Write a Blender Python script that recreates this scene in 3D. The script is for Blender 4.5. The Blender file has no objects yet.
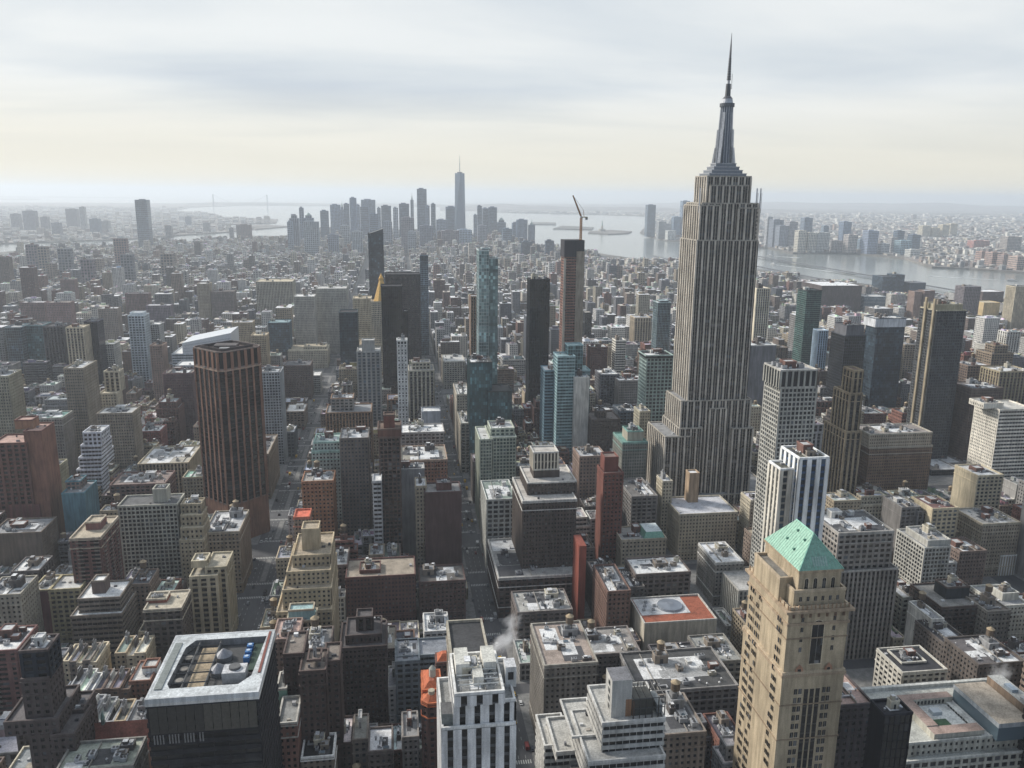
import bpy, math, random
from math import radians, sin, cos, pi, sqrt
from mathutils import Vector, Matrix
C = bpy.context.scene
COL = C.collection
rnd = random.Random(7)

# ------------------------------------------------------------------ camera
F_PX, PITCH, ROLL, YAW = 826.5, radians(12.954), radians(.589), radians(8.181)
CAM = Vector((-10.9, 8.1, 306.))
FW = Vector((sin(YAW)*cos(PITCH), cos(YAW)*cos(PITCH), -sin(PITCH)))
_r = Vector((cos(YAW), -sin(YAW), 0)); _u = _r.cross(FW)
RT = cos(ROLL)*_r + sin(ROLL)*_u
UP = -sin(ROLL)*_r + cos(ROLL)*_u
cd = bpy.data.cameras.new('camera'); cam = bpy.data.objects.new('camera', cd); COL.objects.link(cam)
m = Matrix.Identity(4)
for i in range(3):
    m[i][0] = RT[i]; m[i][1] = UP[i]; m[i][2] = -FW[i]; m[i][3] = CAM[i]
cam.matrix_world = m
cd.sensor_width = 36; cd.lens = F_PX/1024*36; cd.clip_start = 1; cd.clip_end = 200000
C.camera = cam

# ------------------------------------------------------------------ light
SUN_EL, SUN_AZ = radians(33), radians(-55)      # azimuth measured from +y (downtown) towards +x; the sun stands south-east
sdir = Vector((sin(SUN_AZ)*cos(SUN_EL), cos(SUN_AZ)*cos(SUN_EL), sin(SUN_EL)))
sl = bpy.data.lights.new('sun', 'SUN'); so = bpy.data.objects.new('sun', sl); COL.objects.link(so)
sl.energy = 3.8; sl.angle = radians(9); sl.color = (1, .95, .88)
so.rotation_euler = sdir.to_track_quat('Z', 'Y').to_euler()
so.location = (0, 0, 3000)
C.view_settings.view_transform = 'Standard'; C.view_settings.look = 'None'
C.view_settings.exposure = 0.15; C.view_settings.gamma = 1
C.cycles.use_denoising = True
C.cycles.max_bounces = 5; C.cycles.diffuse_bounces = 2; C.cycles.glossy_bounces = 2
C.cycles.volume_bounces = 2
C.cycles.caustics_reflective = False; C.cycles.caustics_refractive = False

def nn(nt, typ, **kw):
    n = nt.nodes.new(typ)
    for k, v in kw.items(): setattr(n, k, v)
    return n
def ramp(nt, pts, interp='LINEAR'):
    r = nn(nt, 'ShaderNodeValToRGB'); r.color_ramp.interpolation = interp
    e = r.color_ramp.elements
    while len(e) > 1: e.remove(e[-1])
    e[0].position = pts[0][0]; e[0].color = (*pts[0][1], 1) if len(pts[0][1]) == 3 else pts[0][1]
    for p, c in pts[1:]:
        q = e.new(p); q.color = (*c, 1) if len(c) == 3 else c
    return r
def math_(nt, op, a, b=None, c=None):
    n = nn(nt, 'ShaderNodeMath', operation=op)
    for i, v in enumerate((a, b, c)):
        if v is None: continue
        if isinstance(v, (int, float)): n.inputs[i].default_value = v
        else: nt.links.new(v, n.inputs[i])
    return n.outputs[0]
def mix(nt, f, a, b, typ='MIX'):
    n = nn(nt, 'ShaderNodeMix', data_type='RGBA', blend_type=typ)
    for s, v in ((0, f), (6, a), (7, b)):
        if isinstance(v, (int, float)): n.inputs[s].default_value = v
        elif isinstance(v, tuple): n.inputs[s].default_value = (*v, 1) if len(v) == 3 else v
        else: nt.links.new(v, n.inputs[s])
    return n.outputs[2]

W = bpy.data.worlds.new('World'); C.world = W; W.use_nodes = True
nt = W.node_tree; nt.nodes.clear(); L = nt.links.new
out = nn(nt, 'ShaderNodeOutputWorld'); bg = nn(nt, 'ShaderNodeBackground'); L(bg.outputs[0], out.inputs[0])
sky = nn(nt, 'ShaderNodeTexSky', sky_type='NISHITA', sun_disc=False)
sky.sun_elevation = SUN_EL; sky.sun_rotation = SUN_AZ; sky.dust_density = 3; sky.air_density = 1.2
tc = nn(nt, 'ShaderNodeTexCoord'); sx = nn(nt, 'ShaderNodeSeparateXYZ'); L(tc.outputs['Generated'], sx.inputs[0])
zc = math_(nt, 'MAXIMUM', sx.outputs[2], 0.0)
den = math_(nt, 'ADD', zc, .10)
cx = math_(nt, 'DIVIDE', sx.outputs[0], den); cy = math_(nt, 'DIVIDE', sx.outputs[1], den)
cb = nn(nt, 'ShaderNodeCombineXYZ'); L(cx, cb.inputs[0]); L(cy, cb.inputs[1])
mp = nn(nt, 'ShaderNodeMapping'); L(cb.outputs[0], mp.inputs[0]); mp.inputs['Scale'].default_value = (.30, .62, 1); mp.inputs['Rotation'].default_value = (0, 0, .25); mp.inputs['Location'].default_value = (.7, 1.6, 0)
n1 = nn(nt, 'ShaderNodeTexNoise'); L(mp.outputs[0], n1.inputs[0]); n1.inputs['Scale'].default_value = 1.25; n1.inputs['Detail'].default_value = 7; n1.inputs['Roughness'].default_value = .5; n1.inputs['Distortion'].default_value = .35
# cloud brightness: from blue-grey undersides to bright thin cloud
cr = ramp(nt, [(.28, (5.5, 6.1, 6.8)), (.42, (6.6, 7.1, 7.5)), (.55, (7.8, 8.1, 8.2)), (.74, (8.6, 8.8, 8.8))]); L(n1.outputs[0], cr.inputs[0])
# low band of cream light under the cloud deck
er = ramp(nt, [(0.0, (1, 1, 1)), (.02, (1, 1, 1)), (.115, (.0, .0, .0))]); L(zc, er.inputs[0])
low = mix(nt, er.outputs[0], cr.outputs[0], (8.3, 7.9, 6.6))
# the cloud deck is bright towards the hidden sun (downtown) and much darker uptown, behind the viewer
dr = ramp(nt, [(.12, (.42, .50, .64)), (.45, (.66, .73, .86)), (.72, (1, 1, 1))]); L(math_(nt, 'MULTIPLY_ADD', math_(nt, 'SUBTRACT', sx.outputs[1], math_(nt, 'MULTIPLY', sx.outputs[0], .25)), .5, .5), dr.inputs[0])
low = mix(nt, 1., low, dr.outputs[0], 'MULTIPLY')
col = mix(nt, .93, sky.outputs[0], low)
L(col, bg.inputs[0]); bg.inputs[1].default_value = .1

# ------------------------------------------------------------------ projection helpers used to survey the city from the photograph
def ray(px, py): return FW + RT*((px-512)/F_PX) - UP*((py-384)/F_PX)
def gnd(px, py, h=0.):
    d = ray(px, py); t = (h-CAM.z)/d.z; return CAM.x+t*d.x, CAM.y+t*d.y
def atY(px, py, Y):
    d = ray(px, py); t = (Y-CAM.y)/d.y; return CAM.x+t*d.x, CAM.z+t*d.z
def proj(x, y, z):
    d = Vector((x, y, z))-CAM; w = d.dot(FW)
    if w < 1: return None
    return 512+F_PX*d.dot(RT)/w, 384-F_PX*d.dot(UP)/w

# ------------------------------------------------------------------ materials (all colours come from a per-face attribute 'col')
MATS = {}
def base_mat(name):
    m = bpy.data.materials.new(name); m.use_nodes = True; nt = m.node_tree
    b = nt.nodes['Principled BSDF']; MATS[name] = m
    at = nn(nt, 'ShaderNodeAttribute', attribute_name='col'); g = nn(nt, 'ShaderNodeNewGeometry')
    return m, nt, b, at, g
def noise(nt, vec, scale, detail=4, rough=.55, vscale=None):
    if vscale:
        mp = nn(nt, 'ShaderNodeMapping'); nt.links.new(vec, mp.inputs[0]); mp.inputs['Scale'].default_value = vscale; vec = mp.outputs[0]
    n = nn(nt, 'ShaderNodeTexNoise'); nt.links.new(vec, n.inputs[0]); n.inputs['Scale'].default_value = scale; n.inputs['Detail'].default_value = detail; n.inputs['Roughness'].default_value = rough
    return n.outputs[0]
def build_mats():
    # masonry: grime streaks and patches
    m, nt, b, at, g = base_mat('wall'); L = nt.links.new
    a = noise(nt, g.outputs['Position'], .5, 4, .6, (1, 1, .12)); c = noise(nt, g.outputs['Position'], .06, 3)
    d = noise(nt, g.outputs['Position'], 2.6, 2, .6)
    r1 = ramp(nt, [(.3, (.72,)*3), (.65, (1.28,)*3)]); L(a, r1.inputs[0])
    r2 = ramp(nt, [(.3, (.85,)*3), (.7, (1.25,)*3)]); L(c, r2.inputs[0])
    r3 = ramp(nt, [(.3, (.84,)*3), (.7, (1.12,)*3)]); L(d, r3.inputs[0])
    x = mix(nt, 1., at.outputs[0], r1.outputs[0], 'MULTIPLY'); x = mix(nt, 1., x, r2.outputs[0], 'MULTIPLY'); x = mix(nt, 1., x, r3.outputs[0], 'MULTIPLY')
    L(x, b.inputs['Base Color']); b.inputs['Roughness'].default_value = .85; b.inputs['Specular IOR Level'].default_value = .25
    # glazing: every pane differs (blinds, dark rooms, sky reflections painted into some pane colours)
    m, nt, b, at, g = base_mat('glass'); L = nt.links.new
    uv = nn(nt, 'ShaderNodeUVMap'); fl = nn(nt, 'ShaderNodeVectorMath', operation='FLOOR'); L(uv.outputs[0], fl.inputs[0])
    wn = nn(nt, 'ShaderNodeTexWhiteNoise', noise_dimensions='3D')
    ad = nn(nt, 'ShaderNodeVectorMath', operation='ADD'); L(fl.outputs[0], ad.inputs[0]); 
    oi = nn(nt, 'ShaderNodeObjectInfo'); L(oi.outputs['Random'], ad.inputs[1]); L(ad.outputs[0], wn.inputs[0])
    r = ramp(nt, [(0., (.0,)*3), (.76, (.03,)*3), (.84, (.18,)*3), (1., (.50,)*3)]); L(wn.outputs[0], r.inputs[0])
    r4 = ramp(nt, [(0., (.55,)*3), (1., (1.45,)*3)]); L(wn.outputs[1], r4.inputs[0])
    x = mix(nt, 1., at.outputs[0], r4.outputs[0], 'MULTIPLY')
    bl_ = ramp(nt, [(0., (.34, .31, .26)), (.45, (.22, .21, .20)), (.7, (.16, .21, .27)), (1., (.44, .43, .40))]); L(wn.outputs[1], bl_.inputs[0])
    x = mix(nt, r.outputs[0], x, bl_.outputs[0]); L(x, b.inputs['Base Color'])
    b.inputs['Roughness'].default_value = .12; b.inputs['Specular IOR Level'].default_value = .5
    nb = noise(nt, g.outputs['Position'], .35, 2)
    bp = nn(nt, 'ShaderNodeBump'); bp.inputs['Strength'].default_value = .12; bp.inputs['Distance'].default_value = .4; L(nb, bp.inputs['Height']); L(bp.outputs[0], b.inputs['Normal'])
    # curtain-wall glass: nearly even, slight pane-to-pane differences
    m, nt, b, at, g = base_mat('curtain'); L = nt.links.new
    uv = nn(nt, 'ShaderNodeUVMap'); fl = nn(nt, 'ShaderNodeVectorMath', operation='FLOOR'); L(uv.outputs[0], fl.inputs[0])
    wn = nn(nt, 'ShaderNodeTexWhiteNoise', noise_dimensions='3D'); L(fl.outputs[0], wn.inputs[0])
    r4 = ramp(nt, [(0., (.6,)*3), (.85, (1.3,)*3), (1., (2.6,)*3)]); L(wn.outputs[0], r4.inputs[0])
    a = noise(nt, g.outputs['Position'], .03, 3, .6); r1 = ramp(nt, [(.35, (.6,)*3), (.65, (1.5,)*3)]); L(a, r1.inputs[0])
    x = mix(nt, 1., at.outputs[0], r4.outputs[0], 'MULTIPLY'); L(mix(nt, 1., x, r1.outputs[0], 'MULTIPLY'), b.inputs['Base Color'])
    b.inputs['Roughness'].default_value = .10; b.inputs['Specular IOR Level'].default_value = .5
    nb = noise(nt, g.outputs['Position'], .25, 2); bp = nn(nt, 'ShaderNodeBump'); bp.inputs['Strength'].default_value = .10; bp.inputs['Distance'].default_value = .4; L(nb, bp.inputs['Height']); L(bp.outputs[0], b.inputs['Normal'])
    # roofing
    m, nt, b, at, g = base_mat('roof'); L = nt.links.new
    a = noise(nt, g.outputs['Position'], .16, 5, .65); c = noise(nt, g.outputs['Position'], 1.2, 3, .7)
    r1 = ramp(nt, [(.35, (.7,)*3), (.5, (1.05,)*3), (.65, (1.22,)*3)]); L(a, r1.inputs[0])
    r2 = ramp(nt, [(.35, (.72,)*3), (.62, (1.15,)*3)]); L(c, r2.inputs[0])
    x = mix(nt, 1., at.outputs[0], r1.outputs[0], 'MULTIPLY'); x = mix(nt, 1., x, r2.outputs[0], 'MULTIPLY')
    L(x, b.inputs['Base Color']); b.inputs['Roughness'].default_value = .8; b.inputs['Specular IOR Level'].default_value = .3
    # metal / painted steel
    m, nt, b, at, g = base_mat('metal'); L = nt.links.new
    c = noise(nt, g.outputs['Position'], .8, 3, .7); r2 = ramp(nt, [(.35, (.75,)*3), (.62, (1.1,)*3)]); L(c, r2.inputs[0])
    L(mix(nt, 1., at.outputs[0], r2.outputs[0], 'MULTIPLY'), b.inputs['Base Color']); b.inputs['Roughness'].default_value = .45; b.inputs['Metallic'].default_value = .25
    # facade for the far city: windows too small to model, laid out in bays (u) and floors (v)
    m, nt, b, at, g = base_mat('facade'); L = nt.links.new
    uv = nn(nt, 'ShaderNodeUVMap'); s = nn(nt, 'ShaderNodeSeparateXYZ'); L(uv.outputs[0], s.inputs[0])
    fu = math_(nt, 'FRACT', s.outputs[0]); fv = math_(nt, 'FRACT', s.outputs[1])
    wu = math_(nt, 'LESS_THAN', math_(nt, 'ABSOLUTE', math_(nt, 'SUBTRACT', fu, .5)), .27)
    wv = math_(nt, 'LESS_THAN', math_(nt, 'ABSOLUTE', math_(nt, 'SUBTRACT', fv, .5)), .27)
    w = math_(nt, 'MULTIPLY', wu, wv)
    fl = nn(nt, 'ShaderNodeVectorMath', operation='FLOOR'); L(uv.outputs[0], fl.inputs[0])
    wn = nn(nt, 'ShaderNodeTexWhiteNoise', noise_dimensions='2D'); L(fl.outputs[0], wn.inputs[0])
    r = ramp(nt, [(0., (.02, .024, .03)), (.75, (.05, .055, .065)), (1., (.22, .21, .19))]); L(wn.outputs[0], r.inputs[0])
    a = noise(nt, g.outputs['Position'], .12, 3, .6, (1, 1, .3)); r1 = ramp(nt, [(.3, (.7,)*3), (.7, (1.15,)*3)]); L(a, r1.inputs[0])
    x = mix(nt, 1., at.outputs[0], r1.outputs[0], 'MULTIPLY')
    L(mix(nt, w, x, r.outputs[0]), b.inputs['Base Color'])
    L(math_(nt, 'SUBTRACT', .85, math_(nt, 'MULTIPLY', w, .6)), b.inputs['Roughness'])
build_mats()
SLOTS = ['wall', 'glass', 'roof', 'metal', 'facade', 'curtain']

# ------------------------------------------------------------------ mesh builder
class MB:
    def __init__(s): s.v = []; s.f = []; s.c = []; s.m = []; s.uv = []
    def poly(s, pts, col, mat='wall', uv=None):
        n = len(s.v); s.v.extend(pts); k = len(pts); s.f.append(tuple(range(n, n+k))); s.c.append(col); s.m.append(SLOTS.index(mat))
        s.uv.extend(uv if uv else [(0, 0)]*k)
    def box(s, x0, x1, y0, y1, z0, z1, col, mat='wall', top=None, bottom=False):
        P = s.poly
        P([(x0,y0,z0),(x1,y0,z0),(x1,y0,z1),(x0,y0,z1)], col, mat); P([(x1,y0,z0),(x1,y1,z0),(x1,y1,z1),(x1,y0,z1)], col, mat)
        P([(x1,y1,z0),(x0,y1,z0),(x0,y1,z1),(x1,y1,z1)], col, mat); P([(x0,y1,z0),(x0,y0,z0),(x0,y0,z1),(x0,y1,z1)], col, mat)
        tm = 'roof' if top else mat
        P([(x0,y0,z1),(x1,y0,z1),(x1,y1,z1),(x0,y1,z1)], top or col, tm)
        if bottom: P([(x0,y0,z0),(x0,y1,z0),(x1,y1,z0),(x1,y0,z0)], col, mat)
    def prism(s, pts, z0, z1, col, mat='wall', top=None, pts1=None):
        q = pts1 or pts; n = len(pts)
        for i in range(n):
            j = (i+1) % n; s.poly([(*pts[i],z0),(*pts[j],z0),(*q[j],z1),(*q[i],z1)], col, mat)
        s.poly([(*p, z1) for p in q], top or col, 'roof' if top else mat)
    def cyl(s, x, y, z0, z1, r, col, mat='metal', r1=None, n=12, ph=0.):
        a = [(x+r*cos(ph+2*pi*i/n), y+r*sin(ph+2*pi*i/n)) for i in range(n)]; r1 = r if r1 is None else r1
        if r1 < .01:
            for i in range(n): s.poly([(*a[i],z0),(*a[(i+1)%n],z0),(x,y,z1)], col, mat)
        else:
            b = [(x+r1*cos(ph+2*pi*i/n), y+r1*sin(ph+2*pi*i/n)) for i in range(n)]; s.prism(a, z0, z1, col, mat, None, b)
    def bar(s, p, q, w, col, mat='metal'):
        p = Vector(p); q = Vector(q); d = (q-p).normalized(); a = d.orthogonal().normalized()*w/2; b = d.cross(a)
        P = [p+a+b, p-a+b, p-a-b, p+a-b]; Q = [v+(q-p) for v in P]
        for i in range(4): s.poly([tuple(P[i]), tuple(P[(i+1)%4]), tuple(Q[(i+1)%4]), tuple(Q[i])], col, mat)
        s.poly([tuple(v) for v in Q], col, mat); s.poly([tuple(v) for v in P[::-1]], col, mat)
    def build(s, name, parent=None, origin=None):
        me = bpy.data.meshes.new(name)
        ox, oy, oz = origin or (0, 0, 0)
        v = [(a-ox, b-oy, c-oz) for a, b, c in s.v] if origin else s.v
        me.from_pydata(v, [], s.f)
        used = sorted(set(s.m)); mp = {u: i for i, u in enumerate(used)}
        for u in used: me.materials.append(MATS[SLOTS[u]])
        me.polygons.foreach_set('material_index', [mp[i] for i in s.m])
        a = me.attributes.new('col', 'FLOAT_COLOR', 'CORNER'); buf = []
        for f, c in zip(s.f, s.c): buf.extend((c[0], c[1], c[2], 1.)*len(f))
        a.data.foreach_set('color', buf)
        ul = me.uv_layers.new(name='UVMap'); ul.data.foreach_set('uv', [t for u in s.uv for t in u])
        o = bpy.data.objects.new(name, me); COL.objects.link(o)
        if parent: o.parent = parent
        return o

def tag(o, label=None, cat=None, group=None, kind=None):
    if label: o['label'] = label
    if cat: o['category'] = cat
    if group: o['group'] = group
    if kind: o['kind'] = kind
    return o
def thing(name, label, cat, loc=(0, 0, 0), group=None):
    o = bpy.data.objects.new(name, None); o.empty_display_size = 1; COL.objects.link(o); o.location = loc
    return tag(o, label, cat, group)

# colours (real albedos)
K = dict(cream=(.50,.43,.31), tan=(.36,.29,.20), sand=(.42,.36,.27), brown=(.15,.105,.08), dkbrown=(.075,.055,.048), umber=(.11,.075,.06),
 red=(.22,.085,.062), dkred=(.13,.062,.052), orange=(.36,.16,.09), lime=(.40,.37,.31), white=(.70,.69,.66), pale=(.52,.51,.48), grey=(.27,.27,.27),
 dkgrey=(.10,.10,.105), slate=(.16,.17,.185), black=(.022,.022,.026), teal=(.12,.27,.27), ltteal=(.27,.37,.38), green=(.17,.22,.19), blue=(.10,.15,.2),
 greybrown=(.20,.17,.145), greenbeige=(.36,.39,.31), yellow=(.46,.38,.21), pink=(.45,.30,.25), warmgrey=(.30,.27,.24), terra=(.24,.12,.085),
 copper=(.30,.55,.42), gold=(.85,.50,.12), rust=(.40,.13,.06), bluegrey=(.20,.24,.28))
GL = dict(p=(.17,.24,.235), d=(.018,.021,.026), b=(.03,.045,.06), t=(.055,.105,.115), g=(.02,.05,.045), k=(.008,.009,.011), s=(.07,.10,.13), br=(.03,.022,.02))

# style: bay width, storey height, pier share, spandrel share, mode
ST = dict(
 punch=(2.9,3.3,.52,.50,'P'), wide=(4.2,3.5,.34,.42,'P'), dense=(2.4,3.2,.50,.48,'P'), grid=(3.0,3.3,.28,.32,'P'), biggrid=(4.4,4.0,.28,.34,'P'),
 rib=(3.2,3.7,.42,.42,'R'), widerib=(5.0,3.8,.40,.4,'R'), band=(3.,3.6,.08,.48,'B'), thinband=(3.,3.3,.05,.3,'B'),
 glass=(3.,3.9,.07,.10,'G'), glassv=(2.4,3.9,.14,.06,'G'), blank=(9,9,1,1,'N'), esb=(6.0,3.75,.27,.30,'E'), balcony=(4.2,3.,.55,.42,'Y'), lattice=(3.2,4.,.3,.3,'X'), none=None)

def facade(wm, gm, p0, p1, z0, z1, st, wc, gc, sc):
    dx, dy = p1[0]-p0[0], p1[1]-p0[1]; Ln = sqrt(dx*dx+dy*dy)
    if Ln < .5 or z1-z0 < .5: return
    ux, uy = dx/Ln, dy/Ln; nx, ny = uy, -ux
    bay, fl, pf, sf, mode = st[:5]
    nb = max(1, round(Ln/bay)); nf = max(1, round((z1-z0)/fl)); bw = Ln/nb; fh = (z1-z0)/nf
    def pt(u, d, z): return (p0[0]+ux*u+nx*d, p0[1]+uy*u+ny*d, z)
    def strip(u0, u1, za, zb, d, col, mb, capv=False):
        mb.poly([pt(u0,d,za), pt(u1,d,za), pt(u1,d,zb), pt(u0,d,zb)], col)
        if capv:
            mb.poly([pt(u0,d,zb), pt(u1,d,zb), pt(u1,0,zb), pt(u0,0,zb)], col); mb.poly([pt(u0,0,za), pt(u1,0,za), pt(u1,d,za), pt(u0,d,za)], col)
        else:
            mb.poly([pt(u0,0,za), pt(u0,d,za), pt(u0,d,zb), pt(u0,0,zb)], col); mb.poly([pt(u1,d,za), pt(u1,0,za), pt(u1,0,zb), pt(u1,d,zb)], col)
    if mode == 'N':
        wm.poly([pt(-.4,.4,z0), pt(Ln+.4,.4,z0), pt(Ln+.4,.4,z1), pt(-.4,.4,z1)], wc); return
    gm.poly([pt(0,0,z0), pt(Ln,0,z0), pt(Ln,0,z1), pt(0,0,z1)], gc, 'curtain' if mode in 'GBR' and st[5:] != ('w',) else 'glass', [(0,0),(nb,0),(nb,nf),(0,nf)])
    dp, ds = dict(P=(.45,.38), R=(.7,.15), B=(.12,.45), G=(.14,.10), E=(.8,.15), Y=(.4,.34), X=(.3,.25))[mode]
    pw = bw*pf; cw = max(pw*.5, min(.8, Ln*.08)) if mode not in 'GB' else pw*.5+.15
    scol = sc if mode in 'RE' else wc
    # piers; the corner ones reach round the corner so no glass edge shows
    for i in range(nb+1):
        u = i*bw; a = u-pw/2; b = u+pw/2
        if i == 0: a, b = -dp, cw
        if i == nb: a, b = Ln-cw, Ln+dp-.012
        if mode != 'Y' or i in (0, nb) or i % 2: strip(a, b, z0, z1, dp + (.01 if i % 2 else 0), wc, wm)
    if mode == 'E':
        for i in range(nb): strip((i+.5)*bw-.3, (i+.5)*bw+.3, z0, z1, .4, tuple(a*.62 for a in wc), wm)
    if mode == 'X':
        for j in range(nf//2):
            za, zb = z0+j*2*fh, z0+(j+1)*2*fh
            for i in range(nb):
                for (ua, ub) in ((i*bw, (i+1)*bw), ((i+1)*bw, i*bw)):
                    w_ = .35; wm.poly([pt(ua-w_,.34,za), pt(ua+w_,.34,za), pt(ub+w_,.34,zb), pt(ub-w_,.34,zb)], wc)
    sh = fh*sf
    for j in range(nf+1):
        za = z0+j*fh-sh*.5; zb = za+sh
        if j == 0: za = z0
        if j == nf: zb = z1
        if zb-za < .02: continue
        strip(-ds*.98, Ln+ds*.98, za, zb, ds, scol, wm, True)
    if mode == 'Y':
        for j in range(1, nf):
            for i in range(1, nb, 3):
                z = z0+j*fh; q = [pt(i*bw,0,z), pt(i*bw+3.4,0,z), pt(i*bw+3.4,1.5,z), pt(i*bw,1.5,z)]
                wm.poly([pt(i*bw,1.5,z), pt(i*bw+3.4,1.5,z), pt(i*bw+3.4,1.5,z+1), pt(i*bw,1.5,z+1)], K['greybrown']); wm.poly(q, K['warmgrey'])
                wm.poly([pt(i*bw,0,z), pt(i*bw,1.5,z), pt(i*bw,1.5,z+1), pt(i*bw,0,z+1)], K['greybrown'])

def grow(pts, d):
    cx = sum(p[0] for p in pts)/len(pts); cy = sum(p[1] for p in pts)/len(pts); o = []
    n = len(pts)
    for i in range(n):
        a, b, c = pts[i-1], pts[i], pts[(i+1) % n]
        def nrm(p, q):
            l = sqrt((q[0]-p[0])**2+(q[1]-p[1])**2) or 1; return ((q[1]-p[1])/l, -(q[0]-p[0])/l)
        n1, n2 = nrm(a, b), nrm(b, c); k = 1+n1[0]*n2[0]+n1[1]*n2[1]; k = max(k, .3)
        o.append((b[0]+d*(n1[0]+n2[0])/k, b[1]+d*(n1[1]+n2[1])/k))
    return o
def ring(mb, pts, z0, z1, out_, in_, col, mat='wall'):
    a, b = grow(pts, out_), grow(pts, in_); n = len(pts)
    for i in range(n):
        j = (i+1) % n
        mb.poly([(*a[i],z0),(*a[j],z0),(*a[j],z1),(*a[i],z1)], col, mat); mb.poly([(*b[j],z0),(*b[i],z0),(*b[i],z1),(*b[j],z1)], col, mat)
        mb.poly([(*a[i],z1),(*a[j],z1),(*b[j],z1),(*b[i],z1)], col, mat); mb.poly([(*a[j],z0),(*a[i],z0),(*b[i],z0),(*b[j],z0)], col, mat)
def rect(x0, x1, y0, y1): return [(x0,y0),(x1,y0),(x1,y1),(x0,y1)]

ROOFS = [(.66,.66,.65), (.62,.62,.61), (.45,.45,.45), (.30,.30,.30), (.20,.20,.21), (.10,.10,.105), (.055,.055,.06), (.36,.33,.29), (.75,.75,.74), (.16,.14,.13)]
CAPS = []      # what must stay in sight: (px0, px1, lowest visible py, distance)
FOOT = []      # footprints already built on

# shared unit pieces of rooftop equipment (parts of whatever building carries them)
def unit_mesh(fn, name):
    mb = MB(); fn(mb); o = mb.build(name); me = o.data; bpy.data.objects.remove(o); return me
def u_tank(mb):
    for a in range(4): mb.bar((1.6*cos(a*pi/2+.8),1.6*sin(a*pi/2+.8),0), (1.6*cos(a*pi/2+.8),1.6*sin(a*pi/2+.8),3.2), .3, (.05,.045,.04))
    mb.bar((-1.9,0,3.1),(1.9,0,3.1), .35, (.05,.045,.04)); mb.bar((0,-1.9,3.1),(0,1.9,3.1), .35, (.05,.045,.04))
    mb.cyl(0,0,3.2,7.2,2.2,(.16,.12,.085),'wall',n=16)
    for z in (4., 5., 6.): ring(mb, [(2.2*cos(2*pi*i/16),2.2*sin(2*pi*i/16)) for i in range(16)], z, z+.12, .06, -.02, (.05,.05,.05))
def u_lid(mb): mb.cyl(0,0,7.2,8.9,2.45,(.33,.26,.17),'wall',0,n=16)
def u_bulkv(c, tp, k):
    def f(mb):
        mb.box(-.5,.5,-.5,.5,0,.94,c,'wall',tp); ring(mb, rect(-.5,.5,-.5,.5), .9, 1.06, .03, -.04, tuple(min(.7,a*1.3) for a in c)); mb.box(-.12,.12,-.512,-.5,0,.6,(.04,.04,.045),'metal')
        if k > 0: mb.box(-.35,.05,-.3,.2,.94,1.5,tuple(a*.8 for a in c),'wall',tp)
        if k > 1: mb.box(.12,.42,-.2,.35,.94,1.2,(.4,.4,.4),'metal'); mb.cyl(.3,-.35,.94,1.35,.07,(.3,.3,.3),'metal',n=6)
        for i in range(3): mb.box(-.42+.3*i,-.30+.3*i,.5,.512,.35,.7,(.03,.03,.035),'metal'); mb.box(.5,.512,-.4+.3*i,-.3+.3*i,.35,.7,(.03,.03,.035),'metal')
    return f
def u_ac(mb):
    mb.box(-1.5,1.5,-1,1,.3,2,(.38,.39,.40),'metal'); mb.box(-1.3,1.3,-.8,.8,0,.3,(.08,.08,.08),'metal')
    for x in (-.7,.7): mb.cyl(x,0,2,2.25,.55,(.16,.16,.17),'metal',n=10); mb.cyl(x,0,2.25,2.27,.45,(.03,.03,.03),'metal',n=10)
def u_duct(mb):
    mb.box(-2.6,2.6,-.4,.4,.25,1.0,(.42,.42,.43),'metal'); mb.box(-2.6,-1.8,.4,2.4,.25,1.0,(.42,.42,.43),'metal'); mb.box(1.4,2.2,-1.8,-.4,.25,1.3,(.36,.36,.37),'metal')
def u_vent(mb): mb.cyl(0,0,0,1.1,.28,(.3,.3,.3),'metal',n=8); mb.cyl(0,0,1.1,1.5,.5,(.5,.5,.5),'metal',.15,n=8)
def u_sky(mb): mb.box(-1.4,1.4,-.9,.9,0,.5,(.4,.4,.38),'wall'); mb.poly([(-1.4,-.9,.5),(1.4,-.9,.5),(1.4,0,1.2),(-1.4,0,1.2)],(.10,.13,.15),'curtain'); mb.poly([(1.4,.9,.5),(-1.4,.9,.5),(-1.4,0,1.2),(1.4,0,1.2)],(.10,.13,.15),'curtain'); mb.poly([(1.4,-.9,.5),(1.4,.9,.5),(1.4,0,1.2)],(.4,.4,.38)); mb.poly([(-1.4,.9,.5),(-1.4,-.9,.5),(-1.4,0,1.2)],(.4,.4,.38))
def u_patch(mb): mb.box(-1,1,-1,1,.012,.05,(.62,.62,.61),'roof')
def u_dark(mb): mb.box(-1,1,-1,1,.008,.04,(.07,.07,.075),'roof')
def u_divide(mb): mb.box(-.15,.15,-1,1,.01,.8,(.30,.28,.25),'wall')
U = dict(duct=unit_mesh(u_duct,'duct'), vent=unit_mesh(u_vent,'roof_vent'), skyl=unit_mesh(u_sky,'skylight'), patch=unit_mesh(u_patch,'roof_patch'), dark=unit_mesh(u_dark,'roof_patch'), divide=unit_mesh(u_divide,'parapet_wall'), tank=unit_mesh(u_tank, 'water_tank'), lid=unit_mesh(u_lid, 'tank_lid'), bulk=[unit_mesh(u_bulkv(c, t, k), 'bulkhead') for c, t, k in (((.2,.17,.14),(.3,.3,.3),1),((.14,.08,.065),(.45,.45,.44),0),((.38,.35,.28),(.6,.6,.6),2),((.27,.27,.27),(.2,.2,.2),1),((.10,.09,.085),(.62,.62,.62),2),((.48,.47,.44),(.5,.5,.5),0))], ac=unit_mesh(u_ac, 'cooling_unit'))
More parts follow.
